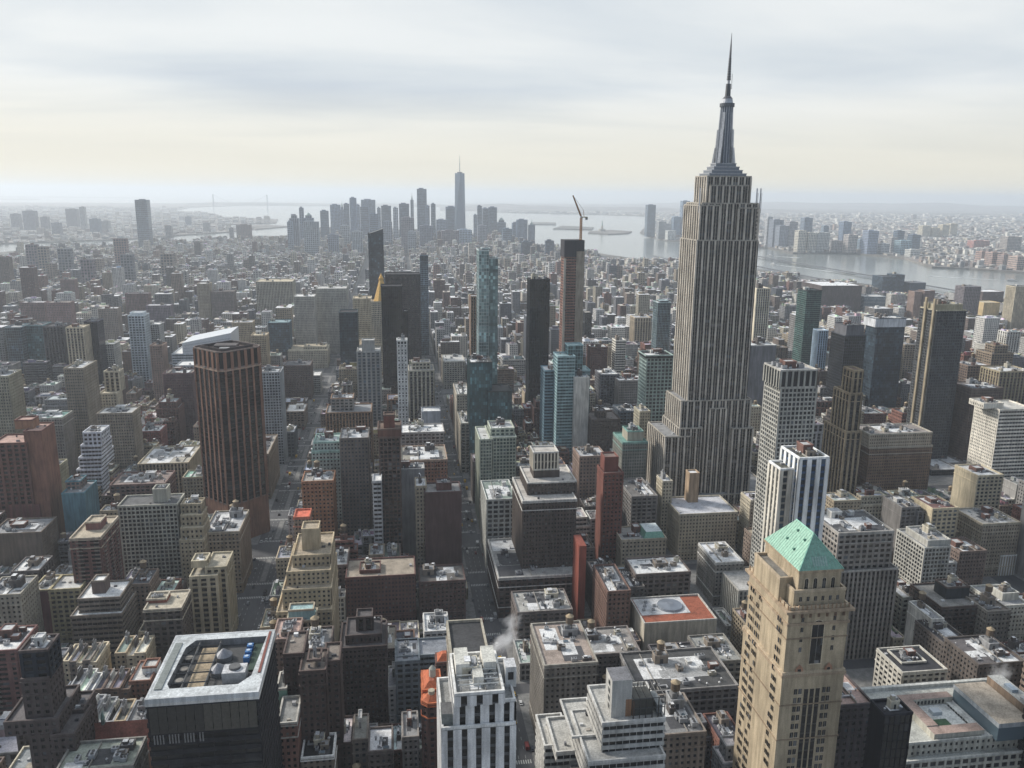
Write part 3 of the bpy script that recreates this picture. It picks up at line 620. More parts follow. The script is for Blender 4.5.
# ---- foreground tower with the green copper roof
def copper_tower():
    Y = 292; xl, ze = atY(800, 573, Y); xr, _ = atY(840, 572, Y); c = (xl+xr)/2; w = xr-xl
    _, yb = 0, 0
    bx, by = gnd(769, 542, ze); D = by-Y
    st = 'sparse'
    body = (c-w/2-4.6, c+w/2+3.2, Y-3.0, Y+D+3)
    zc = atY(800+12, 607, Y-2)[1]            # big cornice under the crown
    zc2 = zc-3.4; zl = atY(810, 672, Y-3)[1]
    stone = (.37,.30,.205)
    root = building('stone_tower', 'buff stone tower with a steep green copper hipped roof and arched windows', [
        ((c-w/2-5.2,c+w/2+3.8,Y-3.6,Y+D+3.6), zl, 'sparse'), (body, zc, 'sparse'), ((c-w/2-2.2,c+w/2+1.8,Y-1.4,Y+D+1.2), zc+6.4, 'sparse'), ((c-w/2,c+w/2,Y,Y+D), ze, 'blank'),
        ((c-w/2-5.4, c-w/2-.4, Y+5, Y+D-2), ze-5, 'blank', None, zc)], stone, 'sparse', 'k', roof=(.2,.19,.17), n=0, vb=760, cornice=(.42,.34,.24), seed=3)
    ox, oy = root.location.x, root.location.y
    # roof
    _, zr = atY(811, 532, Y+9); b = MB(); e = .9; cop = (.205,.36,.275)
    A = (c-w/2-e, Y-e, ze+1.2); Bq = (c+w/2+e, Y-e, ze+1.2); Cq = (c+w/2+e, Y+D+e, ze+1.2); Dq = (c-w/2-e, Y+D+e, ze+1.2); R1 = (c, Y+w*.45, zr); R2 = (c, Y+D-w*.45, zr)
    for q in ([A,Bq,R1],[Bq,Cq,R2,R1],[Cq,Dq,R2],[Dq,A,R1,R2]): b.poly(q, cop, 'metal')
    for (p0, p1, q0, q1, n_) in ((A,Bq,R1,R1,13),(Bq,Cq,R1,R2,20),(Cq,Dq,R2,R2,13),(Dq,A,R2,R1,20)):
        for i in range(n_+1):
            t = i/n_; a_ = Vector(p0).lerp(Vector(p1), t); b_ = Vector(q0).lerp(Vector(q1), t)
            if p0 in (A, Cq) and q0 == q1:
                m_ = 1-abs(2*t-1); b_ = a_.lerp(Vector(q0), 1) if m_ > .96 else Vector((a_.x, a_.y+(q0[1]-a_.y)*m_, a_.z+(zr-a_.z)*m_))
            else:
                # seams climb straight up the long slope
                yb_ = a_.y; lo, hi = min(R1[1],R2[1]), max(R1[1],R2[1]); k = 1.
                if yb_ < lo: k = (yb_-A[1])/(lo-A[1])
                if yb_ > hi: k = (Cq[1]-yb_)/(Cq[1]-hi)
                b_ = Vector((a_.x+(c-a_.x)*k, a_.y, a_.z+(zr-a_.z)*k))
            if (b_-a_).length > .5: b.bar(a_, b_, .16, (.20,.42,.32), 'metal')
    b.bar(R1, R2, .5, (.2,.42,.33)); b.bar(A, R1, .4, (.22,.45,.35)); b.bar(Bq, R1, .4, (.22,.45,.35))
    b.build('copper_roof', root, (ox,oy,0))
    for (ty, k) in ((.35,.35),(.62,.45),(.30,.72),(.55,.8)):     # little dormers on the east slope
        y_ = Y+D*ty; x_ = A[0]+(c-A[0])*k; z_ = A[2]+(zr-A[2])*k; d = MB(); d.box(x_-.7,x_+.5,y_-.35,y_+.35,z_-.3,z_+.55,(.19,.36,.28),'metal'); d.build('dormer', root, (ox,oy,0))
    v = MB(); sl_ = lambda t: (Y-e+t*(w*.45+e)-.06, ze+1.2+t*(zr-ze-1.2)+.12)
    for i in range(6):
        x_ = c-3.0+i*1.05; (ya_, za_), (yb_, zb_) = sl_(.10), sl_(.36); v.poly([(x_,ya_,za_),(x_+.7,ya_,za_),(x_+.7,yb_,zb_),(x_,yb_,zb_)], (.30,.42,.36), 'metal')
    v.build('roof_vent', root, (ox,oy,0))
    # cornices
    for z, o_ in ((zc-1.2, 2.0), (zc2-3.5, .9), (zl-1.0, 1.5), (zl-5.5, .9)): k = MB(); ring(k, rect(*body), z, z+1.1, o_, -.2, (.34,.26,.18)); k.build('cornice', root, (ox,oy,0))
    k = MB(); ring(k, rect(c-w/2,c+w/2,Y,Y+D), ze+.1, ze+1.2, 1.0, -.2, (.36,.28,.19)); k.build('cornice', root, (ox,oy,0))
    for zz in (ze-9.2, zc-13, zl-14, zl-30):
        k = MB(); rr_ = rect(*body) if zz < zc else rect(c-w/2,c+w/2,Y,Y+D); ring(k, rr_ if zz > zl or zz > zc else grow(rr_, .6), zz, zz+.5, .72, .3, (.25,.19,.13)); k.build('string_course', root, (ox,oy,0))
    for i in range(7):
        d = MB(); xx = body[0]+(body[1]-body[0])*(i+.5)/7; d.box(xx-.45,xx+.45,body[2]-.75,body[2]-.42,zc-3.6,zc-1.4,(.14,.09,.06)); d.build('corbel', root, (ox,oy,0))
    bal = MB()      # balustraded terraces with urns above the cornices
    for i in range(15):
        xx = body[0]+(body[1]-body[0])*i/14; bal.box(xx-.2,xx+.2,body[2]-.9,body[2]-.5,zc,zc+1.9,(.33,.23,.15))
    for i in range(12):
        yy = body[2]+(body[3]-body[2])*i/11; bal.box(body[0]-.9,body[0]-.5,yy-.2,yy+.2,zc,zc+1.9,(.33,.23,.15))
    bal.build('balustrade', root, (ox,oy,0))
    # arched windows of the crown
    def arch(x, y, z, w_, h_, deep=.25):
        a = MB(); n_ = 8; P = [(x-w_/2, z), (x+w_/2, z), (x+w_/2, z+h_-w_/2)] + [(x+w_/2*cos(pi*i/n_), z+h_-w_/2+w_/2*sin(pi*i/n_)) for i in range(1, n_)] + [(x-w_/2, z+h_-w_/2)]
        a.poly([(p, y-.02, q) for p, q in P], GL['k'], 'glass', [(p*.5, q*.3) for p, q in P])
        for i in range(len(P)): p, q = P[i], P[(i+1)%len(P)]; a.bar((p[0],y-.05,p[1]),(q[0],y-.05,q[1]),.28,(.50,.42,.30),'wall')
        a.bar((x,y-.06,z),(x,y-.06,z+h_-.3),.16,(.2,.19,.17),'wall')
        a.build('arched_window', root, (ox,oy,0))
    for i in range(4): arch(c-w/2+w*(.17+.22*i), Y-.45, ze-7.6, 1.9, 5.4)
    arch(c-.5, body[2]-.55, zc-24.5, 5.4, 19.5)
    # plain sash windows, each one its own part
    def win(x, y, z, w_, h_, face):
        a = MB()
        if face == 'n': a.box(x-w_/2,x+w_/2,y-.06,y+.1,z,z+h_,GL['k'],'glass'); a.box(x-w_/2-.15,x+w_/2+.15,y-.25,y+.1,z-.22,z,(.42,.35,.26),'wall'); a.box(x-.05,x+.05,y-.09,y-.05,z,z+h_,(.3,.29,.26),'wall')
        else: a.box(x-.06,x+.1,y-w_/2,y+w_/2,z,z+h_,GL['k'],'glass'); a.box(x-.25,x+.1,y-w_/2-.15,y+w_/2+.15,z-.22,z,(.42,.35,.26),'wall')
        a.build('window', root, (ox,oy,0))
    for i in range(6): win(c-w/2-1.2+(w+2)*(.08+.165*i), Y-1.4-.45, zc+2.6, 1.1, 1.9, 'n')
    for i in range(4): win(c-w/2+w*(.17+.22*i), Y-.45, ze-11.5, 1.0, 1.6, 'n')
    for s in (-1, 1):
        for j in range(4): win(c-.5+s*w*.40, body[2]-.5, zc-5.5-j*4.4, 1.1, 1.9, 'n')
    z = zl-9
    for j in range(14):
        for s in (-1, 1):
            for q in (0, 1): win(c-.7+s*(w*.36)+(-.95 if q else .95), body[2]-1.1, z-j*4.0, 1.35, 2.3, 'n')
    for j in range(22):
        for yy in (Y+D-.5, Y+D-3.0, Y+D-7, Y+D-9.2, Y+3.6, Y+1.6):
            if (j*3+int(yy)) % 7: win(body[0]-.95-(.6 if j > 4 else .1), yy, zc-8-j*4.4, 1.1, 2.0, 'e')
    g = MB(); x0, x1 = c-4.1, c+2.9      # tall central window bays
    for q in range(3):
        xa = x0+q*2.5; g.poly([(xa,body[2]-1.08,z+2-62),(xa+1.8,body[2]-1.08,z+2-62),(xa+1.8,body[2]-1.08,z+2),(xa,body[2]-1.08,z+2)], GL['k'], 'glass', [(0,0),(1,0),(1,15),(0,15)])
        for j in range(15): g.box(xa,xa+1.8,body[2]-1.16,body[2]-1.02,z+2-62+j*4.13,z+2-62+j*4.13+.7,(.07,.065,.055),'wall')
    g.build('window_bay', root, (ox,oy,0))
    for s in (-1, 1):                    # carved gables above the belt
        q = MB(); xx = c-.7+s*w*.37; q.poly([(xx-2.3,body[2]-.9,zl-1),(xx+2.3,body[2]-.9,zl-1),(xx+1.5,body[2]-.9,zl+2.6),(xx,body[2]-.9,zl+4.4),(xx-1.5,body[2]-.9,zl+2.6)], (.36,.20,.13)); q.box(xx-2.4,xx+2.4,body[2]-1.0,body[2]-.1,zl-1.1,zl-.6,(.36,.24,.16)); q.box(xx-.7,xx+.7,body[2]-1.0,body[2]-.91,zl-.3,zl+2.2,GL['k'],'glass'); q.build('gable', root, (ox,oy,0))
copper_tower()

# ---- black glass slab with a sunken roof deck, bottom left
def black_tower():
    h = 118; xl, yl = gnd(146, 699, h); xr, yr = gnd(257.5, 691, h); Y = (yl+yr)/2; xb, yb = gnd(273, 630, h); D = yb-Y
    root = building('glass_tower', 'black glass office slab with a white-rimmed sunken roof deck', [((xl,xr,Y,Y+D), h-3.2, 'blk')], (.022,.022,.025), 'blk', 'k', roof=(.06,.06,.06), n=0, vb=768, cornice='pale')
    ox, oy = root.location.x, root.location.y; z = h-3.2; b = MB(); w = xr-xl
    ring(b, rect(xl,xr,Y,Y+D), z, z+3.2, .5, -.4, (.45,.46,.46))
    i0 = [(xl+w*.17,Y+D*.13),(xr-w*.20,Y+D*.13),(xr-w*.1,Y+D*.25),(xr-w*.06,Y+D*.9),(xl+w*.22,Y+D*.9),(xl+w*.15,Y+D*.78),(xl+w*.13,Y+D*.2)]
    for q in ([(xl,Y),(xr,Y),i0[1],i0[0]],[(xr,Y),(xr,Y+D),i0[3],i0[2],i0[1]],[(xr,Y+D),(xl,Y+D),i0[4],i0[3]],[(xl,Y+D),(xl,Y),i0[0],i0[6],i0[5],i0[4]]): b.poly([(*p,z+3.1) for p in q], (.50,.52,.52), 'roof')
    for i in range(7): p, q = i0[i], i0[(i+1)%7]; b.poly([(*q,z),(*p,z),(*p,z+3.1),(*q,z+3.1)], (.2,.2,.2))
    b.build('roof_rim', root, (ox,oy,0))
    b = MB(); zz = z-12
    for i in range(12): 
        xx = xl+.6+(xr-xl-1.2)*i/12; b.box(xx+.1,xx+(xr-xl-1.2)/12-.1,Y-.62,Y-.3,zz,z-.6,(.045,.043,.04) if i < 6 else (.085,.08,.068),'metal')
    b.build('top_panels', root, (ox,oy,0)); b = MB()
    for i in range(14): xx = xl+1.5+i*1.1+(i//4)*1.2; b.box(xx,xx+.5,Y-.66,Y-.3,zz-4.4,zz-.5,(.20,.20,.20),'metal')
    b.build('louvre', root, (ox,oy,0))
    b = MB(); b.box(xl+w*.03,xl+w*.10,Y+D*.12,Y+D*.86,z+3.1,z+3.5,(.20,.22,.21),'metal'); b.build('gutter_walk', root, (ox,oy,0))
    b = MB(); b.box(xl+w*.30,xl+w*.47,Y+D*.2,Y+D*.85,z,z+.5,(.34,.27,.18),'roof'); b.build('deck', root, (ox,oy,0))
    b = MB()
    for k in range(5): b.bar((xl+w*.14,Y+D*(.22+.15*k),z+2.6),(xl+w*.50,Y+D*(.22+.15*k),z+2.6),.5,(.05,.05,.05))
    for k in (.27,.48): b.bar((xl+w*k,Y+D*.15,z+2.4),(xl+w*k,Y+D*.88,z+2.4),.6,(.10,.10,.10))
    b.build('steel_frame', root, (ox,oy,0))
    for k in range(3):
        b = MB(); b.cyl(xl+w*.21,Y+D*(.30+.18*k),z+.2,z+1.6,1.9,(.12,.12,.12),'metal',n=14); b.cyl(xl+w*.21,Y+D*(.30+.18*k),z+1.6,z+1.7,1.5,(.25,.23,.2),'metal',n=14); b.build('fan', root, (ox,oy,0))
    for yy in (.42,.66):
        b = MB(); b.cyl(xl+w*.55,Y+D*yy,z+.1,z+2,3.6,(.16,.165,.17),'metal',n=14); b.cyl(xl+w*.55,Y+D*yy,z+2,z+4.6,3.6,(.20,.205,.22),'metal',.4,n=14); b.build('tank', root, (ox,oy,0))
    b = MB(); b.box(xl+w*.62,xl+w*.84,Y+D*.25,Y+D*.40,z,z+4.6,(.45,.46,.46),'metal','pale' and (.5,.5,.5)); b.cyl(xl+w*.73,Y+D*.33,z+4.6,z+5.6,2.3,(.12,.12,.12),'metal',n=14); b.build('bulkhead', root, (ox,oy,0))
    b = MB(); b.box(xl+w*.83,xr-w*.05,Y+D*.42,Y+D*.86,z,z+.8,(.035,.06,.045),'roof'); b.build('roof_garden', root, (ox,oy,0))
    b = MB(); b.box(xr-w*.045,xr-w*.02,Y+D*.28,Y+D*.97,z+3.12,z+3.5,(.22,.07,.05),'metal'); b.build('red_gutter', root, (ox,oy,0))
    for k in range(3): b = MB(); b.box(xl+w*.76,xl+w*.82,Y+D*(.56+.10*k),Y+D*(.62+.10*k),z+.1,z+2.4,(.05,.17,.40),'metal'); b.cyl(xl+w*.79,Y+D*(.59+.10*k),z+2.4,z+2.7,.8,(.5,.6,.7),'metal',n=10); b.build('blue_chiller', root, (ox,oy,0))
black_tower()

# ---- white-piered tower, bottom centre
def white_pier_tower():
    xl = -1.; Y = 262
    t = [T(443,514,727,Y,30,'wp'), T(455,514,703,Y+1.2,26,'wp'), T(456,503,694,Y+.6,25,'wp')]
    root = building('office_tower', 'white tower of broad pale piers and dark window strips, cluttered roof, bottom centre', t, (.60,.59,.57), 'wp', 'k', roof=(.25,.25,.24), sp=(.10,.10,.10), vb=768, n=5, cornice=(.62,.61,.58), seed=21)
    z = t[2][1]; (x0,x1,y0,y1) = t[2][0]; ox, oy = root.location.x, root.location.y
    b = MB(); b.box(x0-5,x0-1,y0+1,y0+8,t[0][1],t[0][1]+5,(.2,.22,.21),'metal',(.1,.1,.1)); b.build('dark_louvre', root, (ox,oy,0))
    b = MB()
    for (a, c_, d, e, hh) in ((.05,.35,.45,.9,5),(.40,.62,.2,.5,3.4),(.66,.95,.5,.95,4.4)): b.box(x0+(x1-x0)*a,x0+(x1-x0)*c_,y0+(y1-y0)*d,y0+(y1-y0)*e,z,z+hh,(.62,.60,.54),'wall',(.5,.49,.44))
    b.build('penthouse', root, (ox,oy,0))
    b = MB()
    for k in range(6): b.bar((x0+1,y0+3+k*3,z+2),(x1-1,y0+3+k*3,z+2),.4,(.60,.58,.52)); b.bar((x0+2+k*3,y0+2,z),(x0+2+k*3,y0+2,z+2),.3,(.4,.4,.4))
    b.build('pipe_rack', root, (ox,oy,0))
    b = MB(); b.box(x1+2,x1+6,y0+9,y0+15,t[1][1],t[1][1]+8,(.62,.61,.58),'wall',(.5,.5,.5)); b.box(x1+3,x1+5,y0+8.9,y0+9,t[1][1]+3,t[1][1]+6,(.03,.03,.03),'metal'); b.build('bulkhead', root, (ox,oy,0))
    # dark flat-topped slab right behind
    h = t[2][1]-8; xa, ya = gnd(452, 658, h); xb_, _ = gnd(488, 656, h); _, yb = gnd(470, 622, h)
    building('office_tower', 'slab with plain black flat roof right behind the white-piered tower', [((xa,xb_,max(ya, y1+2),yb), h, 'punch')], 'greybrown', 'punch', 'd', roof=(.05,.05,.052), n=0, vb=660, cornice=(.33,.30,.24))
white_pier_tower()
# ---- two-tier helper table.  name, label, left, right, top (north face, photo), distance, depth, lowest visible row, colour, style, glass, options
NB = 'office_tower'
# foreground, centre and right
def _stepped(): pass
B('office_block', 'stepped pale office block with ribbon windows, rusty stain and rooftop frame, bottom centre', 603,664,722,299,26,768,(.44,.43,.40),'band','k', [(589,664,760,293,34), (573,600,737,309,26), (557,590,752,317,24), (545,570,741+5,327,22,None,None)], roof=(.42,.41,.38), cornice='pale', n=0, seed=4)
def stepped_extras():
    root = ALL[-1][0]; o = (root.location.x, root.location.y, 0); z = ALL[-1][1]; p = (.46,.45,.42)
    xa, _ = atY(611, 715, 303); xb, _ = atY(631, 715, 303); b = MB(); b.box(xa,xb,303,313,z,z+17,p,'wall',(.17,.17,.18)); b.build('stair_tower', root, o); b = MB()
    for k in range(4): b.box(xa-.12,xa+.1,306,308.4,z+2+k*3.6,z+4+k*3.6,(.02,.02,.02),'curtain')
    b.build('window', root, o); b = MB(); b.box(xb+.6,xb+1.2,302.5,303,z+.05,z+7,(.28,.13,.07)); b.box(xb-2.5,xb,302.9,303,z+.05,z+8,(.30,.17,.10)); b.build('rust_stain', root, o)
    xa, _ = atY(633, 716, 301); xb, _ = atY(664, 716, 301); b = MB(); b.box(xa,xa+9,303,312,z,z+7.5,(.09,.09,.08),'metal'); b.build('cooling_tower', root, o); b = MB(); b.box(xa+10.5,xb-.5,302,312,z+1,z+5,(.20,.22,.23),'metal'); b.build('cooling_tower', root, o); b = MB()
    for i in range(6):
        x = xa+(xb-xa)*i/5
        for y in (300.6, 313): b.bar((x,y,z),(x,y,z+9.5),.35,(.05,.05,.05))
        b.bar((x,300.6,z+9.4),(x,313,z+9.4),.3,(.05,.05,.05))
    for y in (300.6, 313):
        for q in (5, 9.4): b.bar((xa,y,z+q),(xb,y,z+q),.3,(.05,.05,.05))
    b.build('steel_frame', root, o)
stepped_extras()
B('office_block', 'square-topped tan and grey block with tall arched top windows left of the stepped pale block', 545,597,665,399,44,768,(.19,.175,.155),'punch','k', roof=(.33,.27,.23), tank=True, n=6, cornice=(.30,.28,.24), seed=9)
B('office_block', 'long dark loft block with wide windows and roof tanks behind the stepped pale block', 640,737,690,399,40,712,(.13,.125,.12),'wide','k', roof=(.07,.07,.07), tank=True, n=8, seed=8, cornice=(.22,.21,.20))
B('office_block', 'low flat-roofed building with brown water tank beside the stepped pale block', 650,705,735,330,30,768,'greybrown','punch','d', roof=(.2,.2,.2), tank=True, n=4)
B('office_tower', 'small slim black glass tower in the lower right corner', 885,911,715,271,9,768,(.010,.010,.013),'glassv','k', roof=(.03,.03,.035), n=2, cornice=(.02,.02,.025), side='blank')
B('office_tower', 'dark brown slab cut by the right edge of the photo, lower right', 1082,1110,700,300,30,768,(.03,.027,.026),'band','k', roof='black', n=0)
B('office_tower', 'tall pale stone slab with ribbed crown and square windows right of the limestone skyscraper', 781,817,388,531,25,520,(.38,.37,.33),'grid','d', [(781,817,371,531,25,'crownrib',(.36,.35,.31)), (739,790,590,527,36,'rib')], roof=(.45,.44,.42), cornice=(.42,.40,.36), n=5, seed=2, sp=(.2,.2,.19))
B('apartment_tower', 'white tower with blue window stripes and open crown behind the copper-roofed tower', 800,828,459,388,20,640,(.68,.68,.66),'stripe','b', [(781,799,470,393,13,'stripe',(.60,.56,.48),0)], roof=(.10,.10,.08), cornice=(.7,.7,.68), n=1, sp=(.05,.09,.17), seed=6)
B('office_block', 'grey stepped office block with vertical window strips right of the copper-roofed tower', 841,897,571,476,42,690,(.24,.22,.195),'rib','k', [(839,893,533,479,36,'wide')], roof=(.12,.12,.12), cornice=(.34,.32,.29), n=6, seed=12)
B('hotel_building', 'long brown hotel with pale string courses behind the white striped tower', 870,932,447,745,34,485,(.20,.14,.10),'dense','d', [(870,932,434,745,34,'dense',(.36,.31,.24))], roof=(.25,.22,.20), cornice=(.40,.37,.31), n=5)
B('stone_tower', 'slim stepped tan tower narrowing to a small brick top beside the hotel', 846,861,432,660,36,492,(.27,.215,.145),'widerib','k', [(850,862,394,662,26), (854,863,371,664,16)], roof='brown', sp=(.05,.045,.04), n=0, seed=5)
B('office_tower', 'cream slab with grey striped north face and notched east side, right edge', 1000,1034,410,700,34,478,(.62,.58,.50),'band','d', [(984,1003,404,708,20,'blank')], roof=(.5,.48,.43), side='dense', n=1, cornice=(.62,.58,.5))
B('office_block', 'narrow building with a blank cream east wall below the striped slab', 978,1003,476,640,30,530,(.44,.38,.27),'wide','d', side='blank', roof='pale', n=3)
B('office_block', 'dark curved-fronted block with ribbed roof between the hotel and the cream slab', 932,984,470,820,60,490,(.055,.06,.065),'band','d', roof=(.2,.18,.16), n=4)
B('office_block', 'white panelled low block behind the dark curved building', 933,968,432,900,60,445,(.50,.52,.54),'wide','d', roof=(.12,.12,.13), n=3)
def finned_tower():
    t = T(937,966,311,860,30); (x0,x1,y0,y1), z = t[0], t[1]; _, zf = atY(932, 299, 862)
    root = building('apartment_tower', 'dark grid tower with two tan fins on its east side, right of centre', [((x0,x1,y0,y1), z, 'grid'), ((x0+2,x1-1,y0+6,y1-3), z+6, 'blank', (.36,.32,.22))], (.085,.088,.09), 'grid', 'd', vb=418, roof=(.35,.33,.25), cornice=(.42,.38,.28), n=1)
    for yy in (y0+2, y0+17):
        b = MB(); b.box(x0-2.4,x0-.5,yy,yy+3.2,0,zf,(.33,.275,.19)); b.build('fin', root, (root.location.x, root.location.y, 0))
finned_tower()
B('glass_tower', 'dark blue glass tower with a plain white cap, right of centre', 877,905,327,1066,28,408,(.06,.08,.10),'glass','b', [(876,906,319,1065,29,'blank',(.55,.56,.57))], roof='pale', n=1)
B('glass_tower', 'dark glass tower with grey mechanical top and pale belt lines, left of the white-capped tower', 845,866,336,1040,36,398,(.055,.06,.07),'glass','k', [(847,864,326,1042,30,'blank',(.12,.12,.13))], roof=(.1,.1,.1), n=2)
B('glass_tower', 'dark green glass tower with thin pale floor lines right of the limestone skyscraper', 807,822,291,1250,30,368,(.10,.15,.14),'thinband','g', roof=(.03,.05,.05), n=1, cornice='black')
B('apartment_tower', 'slim cream slab with grey striped north side just right of the limestone skyscraper', 757,770,289,1180,24,342,(.58,.52,.40),'rib','d', side='blank', roof='pale', n=1, sp='grey')
B('office_tower', 'grey flat-topped slab half hidden behind the limestone skyscraper', 742,776,346,905,30,400,(.17,.17,.18),'blank','d', roof=(.5,.5,.48), n=3, cornice='pale')
B('apartment_tower', 'pale blue slim building left of the dark glass tower with belt lines', 819,828,331,1150,16,365,(.36,.46,.55),'rib','b', roof='pale', n=0)
B('office_block', 'brown masonry block behind the white-capped glass tower', 905,921,345,1180,30,372,(.28,.23,.17),'wide','d', roof='grey', n=2)
for q in ((968,1000,392,900,(.15,.12,.10)), (1003,1035,385,1000,(.20,.16,.12)), (975,1012,362,1250,(.22,.17,.13)), (940,962,335,1500,(.2,.17,.14))): pass
B('loft_building', 'brown loft block with paired cream windows right of the finned grid tower', 968,990,366,990,30,398,(.20,.15,.12),'wide','d', n=2, tank=True)
B('loft_building', 'tan and brown setback block near the right edge above the cream slab', 992,1013,354,1010,30,392,(.24,.19,.14),'wide','d', [(995,1008,346,1014,18)], n=2)
B('loft_building', 'ochre striped loft tower at the right edge above the cream slab', 1000,1032,372,930,34,400,(.28,.24,.16),'widerib','d', n=2, sp='brown')
B('loft_building', 'dark brown flat-roofed block left of the ochre striped loft tower', 972,1003,389,850,36,404,(.13,.10,.085),'dense','d', n=3)
# riverside west
B('apartment_tower', 'cream ribbed high-rise at the right edge by the river', 1016,1034,287,1750,30,330,(.52,.46,.34),'rib','d', n=1, sp='greybrown')
B('office_block', 'blue glass block by the river with a smaller box on top', 883,898,277,2500,60,292,(.10,.14,.18),'glass','b', [(896,905,275,2500,50,None,None,0)], n=1)
B('office_block', 'low dark blue office building by the river right of the blue glass block', 910,926,283,2500,50,293,(.12,.14,.17),'band','b', n=1)
B('apartment_tower', 'reddish brown twin slab, left one, near the river', 915,922,292,1900,26,318,(.26,.19,.16),'punch','d', n=0)
B('apartment_tower', 'reddish brown twin slab, right one, near the river', 925,935,291,1900,26,318,(.22,.16,.14),'punch','d', n=0)
B('office_block', 'wide grey block with a cream east wall near the river', 875,893,309,1750,40,322,(.20,.19,.18),'wide','d', n=1)
B('office_block', 'pale blue flat office slab below the river', 865,886,297,2050,50,312,(.28,.33,.36),'band','b', n=1, roof='pale')
B('warehouse', 'enormous dark brown full-block warehouse before the river', 822,862,286,2050,110,306,(.12,.10,.095),'dense','d', n=3)
B('apartment_tower', 'purple grey high-rise by the river right of the finned tower', 965,981,287,1850,34,312,(.20,.18,.19),'wide','d', n=1)
B('office_block', 'wedge-shaped brown terraced building at the river edge, right', 983,1004,292,2200,60,303,(.17,.13,.12),'band','d', n=1)
B('warehouse', 'sunlit ochre shed-like block beside the wedge-shaped building', 984,1000,303,1900,40,316,(.52,.40,.22),'blank','d', n=0, roof='cream')
# between the stone slab and fifth avenue
B('office_block', 'large cream block with snowy gravel roof in front of the limestone skyscraper', 680,737,514,640,40,600,(.40,.35,.26),'punch','d', [(663,672,482,668,16,None,None,0)], roof=(.50,.50,.52), n=8, seed=31, cornice=(.42,.38,.3))
B('stone_tower', 'square tan roof tower standing on the large cream block', 690,699,474,668,9,500,(.33,.24,.16),'blank','d', n=0)
B('office_block', 'square building with a plain white roof below the large cream block', 716,743,563,559,36,608,(.22,.21,.19),'punch','d', roof=(.66,.67,.68), n=1, cornice='pale', seed=3)
B('shop_building', 'low square building with bright rust-red roof and round grille', 645,716,622,479,34,625,(.40,.36,.29),'blank','d', roof=(.30,.095,.055), n=0, cornice=(.42,.40,.36), seed=1)
def rust_roof_extras():
    root = ALL[-1][0]; o = (root.location.x, root.location.y, 0); z = ALL[-1][1]; x0, _ = atY(648, 622, 480); x1, _ = atY(716, 622, 480); b = MB()
    b.box(x0-1,x0+(x1-x0)*.70,490,512.2,z+.01,z+.25,(.50,.50,.50),'roof'); b.build('white_deck', root, o); b = MB(); cx, cy = x0+(x1-x0)*.46, 500
    b.cyl(cx,cy,z+.25,z+1.6,9,(.25,.27,.30),'metal',8.4,n=24); b.cyl(cx,cy,z+1.6,z+2.6,8.4,(.16,.18,.21),'curtain',2,n=24)
    b.build('round_grille', root, o)
    for k in range(5): put(U['ac'], 'cooling_unit', root, (x0+2+k*2.2-o[0], 496+(k%3)*5-o[1], z+.26), 0, (.7,.7,.7))
rust_roof_extras()
B('apartment_tower', 'slender red brick tower with a square brick bulkhead right of the colonnaded tower', 604,623,474,605,20,560,(.15,.062,.048),'punch','k', [(605,618,458,611,12,'blank',(.16,.058,.045))], roof=(.2,.15,.13), n=0, side='blank')
B('office_tower', 'dark brown setback tower with white cornices and a small colonnaded crown', 523,576,501,576,52,577,(.075,.06,.052),'dense','k', [(528,576,483,590,38), (534,559,470,603,16,'blank'), (534,558,453,603,16,'colon',(.52,.47,.38))], roof=(.45,.42,.38), cornice=(.52,.50,.46), n=0, seed=14)
B('office_block', 'wide dark podium block with white rim below the colonnaded tower', 499,577,577,561,70,606,(.08,.06,.052),'wide','k', roof=(.33,.32,.30), cornice=(.52,.50,.46), n=5, bulk=False)
B('office_block', 'pale stone palazzo with flat grey-green roof beside the avenue left of the colonnaded tower', 487,516,500,645,46,562,(.47,.47,.43),'biggrid','k', roof=(.21,.25,.22), cornice=(.5,.5,.46), n=2, bulk=False, seed=2)
B('office_block', 'greenish cream stepped block with pale window grid behind the palazzo', 490,516,438,735,40,478,(.36,.385,.31),'grid','g', [(480,492,440,733,42,None,None,0), (491,514,429,742,26,'wide')], roof=(.5,.5,.48), n=2)
B('glass_tower', 'dark teal glass tower with cluttered top on the avenue behind the greenish block', 470,492,363,874,36,437,(.035,.06,.065),'glassv','t', [(488,512,392,868,34,None,None,0)], roof=(.06,.06,.06), n=4, cornice=(.04,.05,.05))
B('glass_tower', 'tall pale green glass tower with rounded twin top left of the orange-faced tower', 479,489,251,955,26,362,(.40,.45,.44),'glass','p', [(488,498,259,957,24,None,(.12,.17,.17),0), (482,490,249,962,10,'blank',(.16,.17,.17))], roof=(.1,.1,.1), n=0)
B('apartment_tower', 'narrow brown slab with cream edge beside the tall pale green tower', 471,478,297,1010,18,365,(.24,.17,.13),'rib','k', side='blank', n=0)
B('glass_tower', 'near-black vertical striped tower, middle of the skyline', 530,550,280,1041,22,384,(.020,.024,.030),'glassv','k', roof='black', n=1, cornice='black')
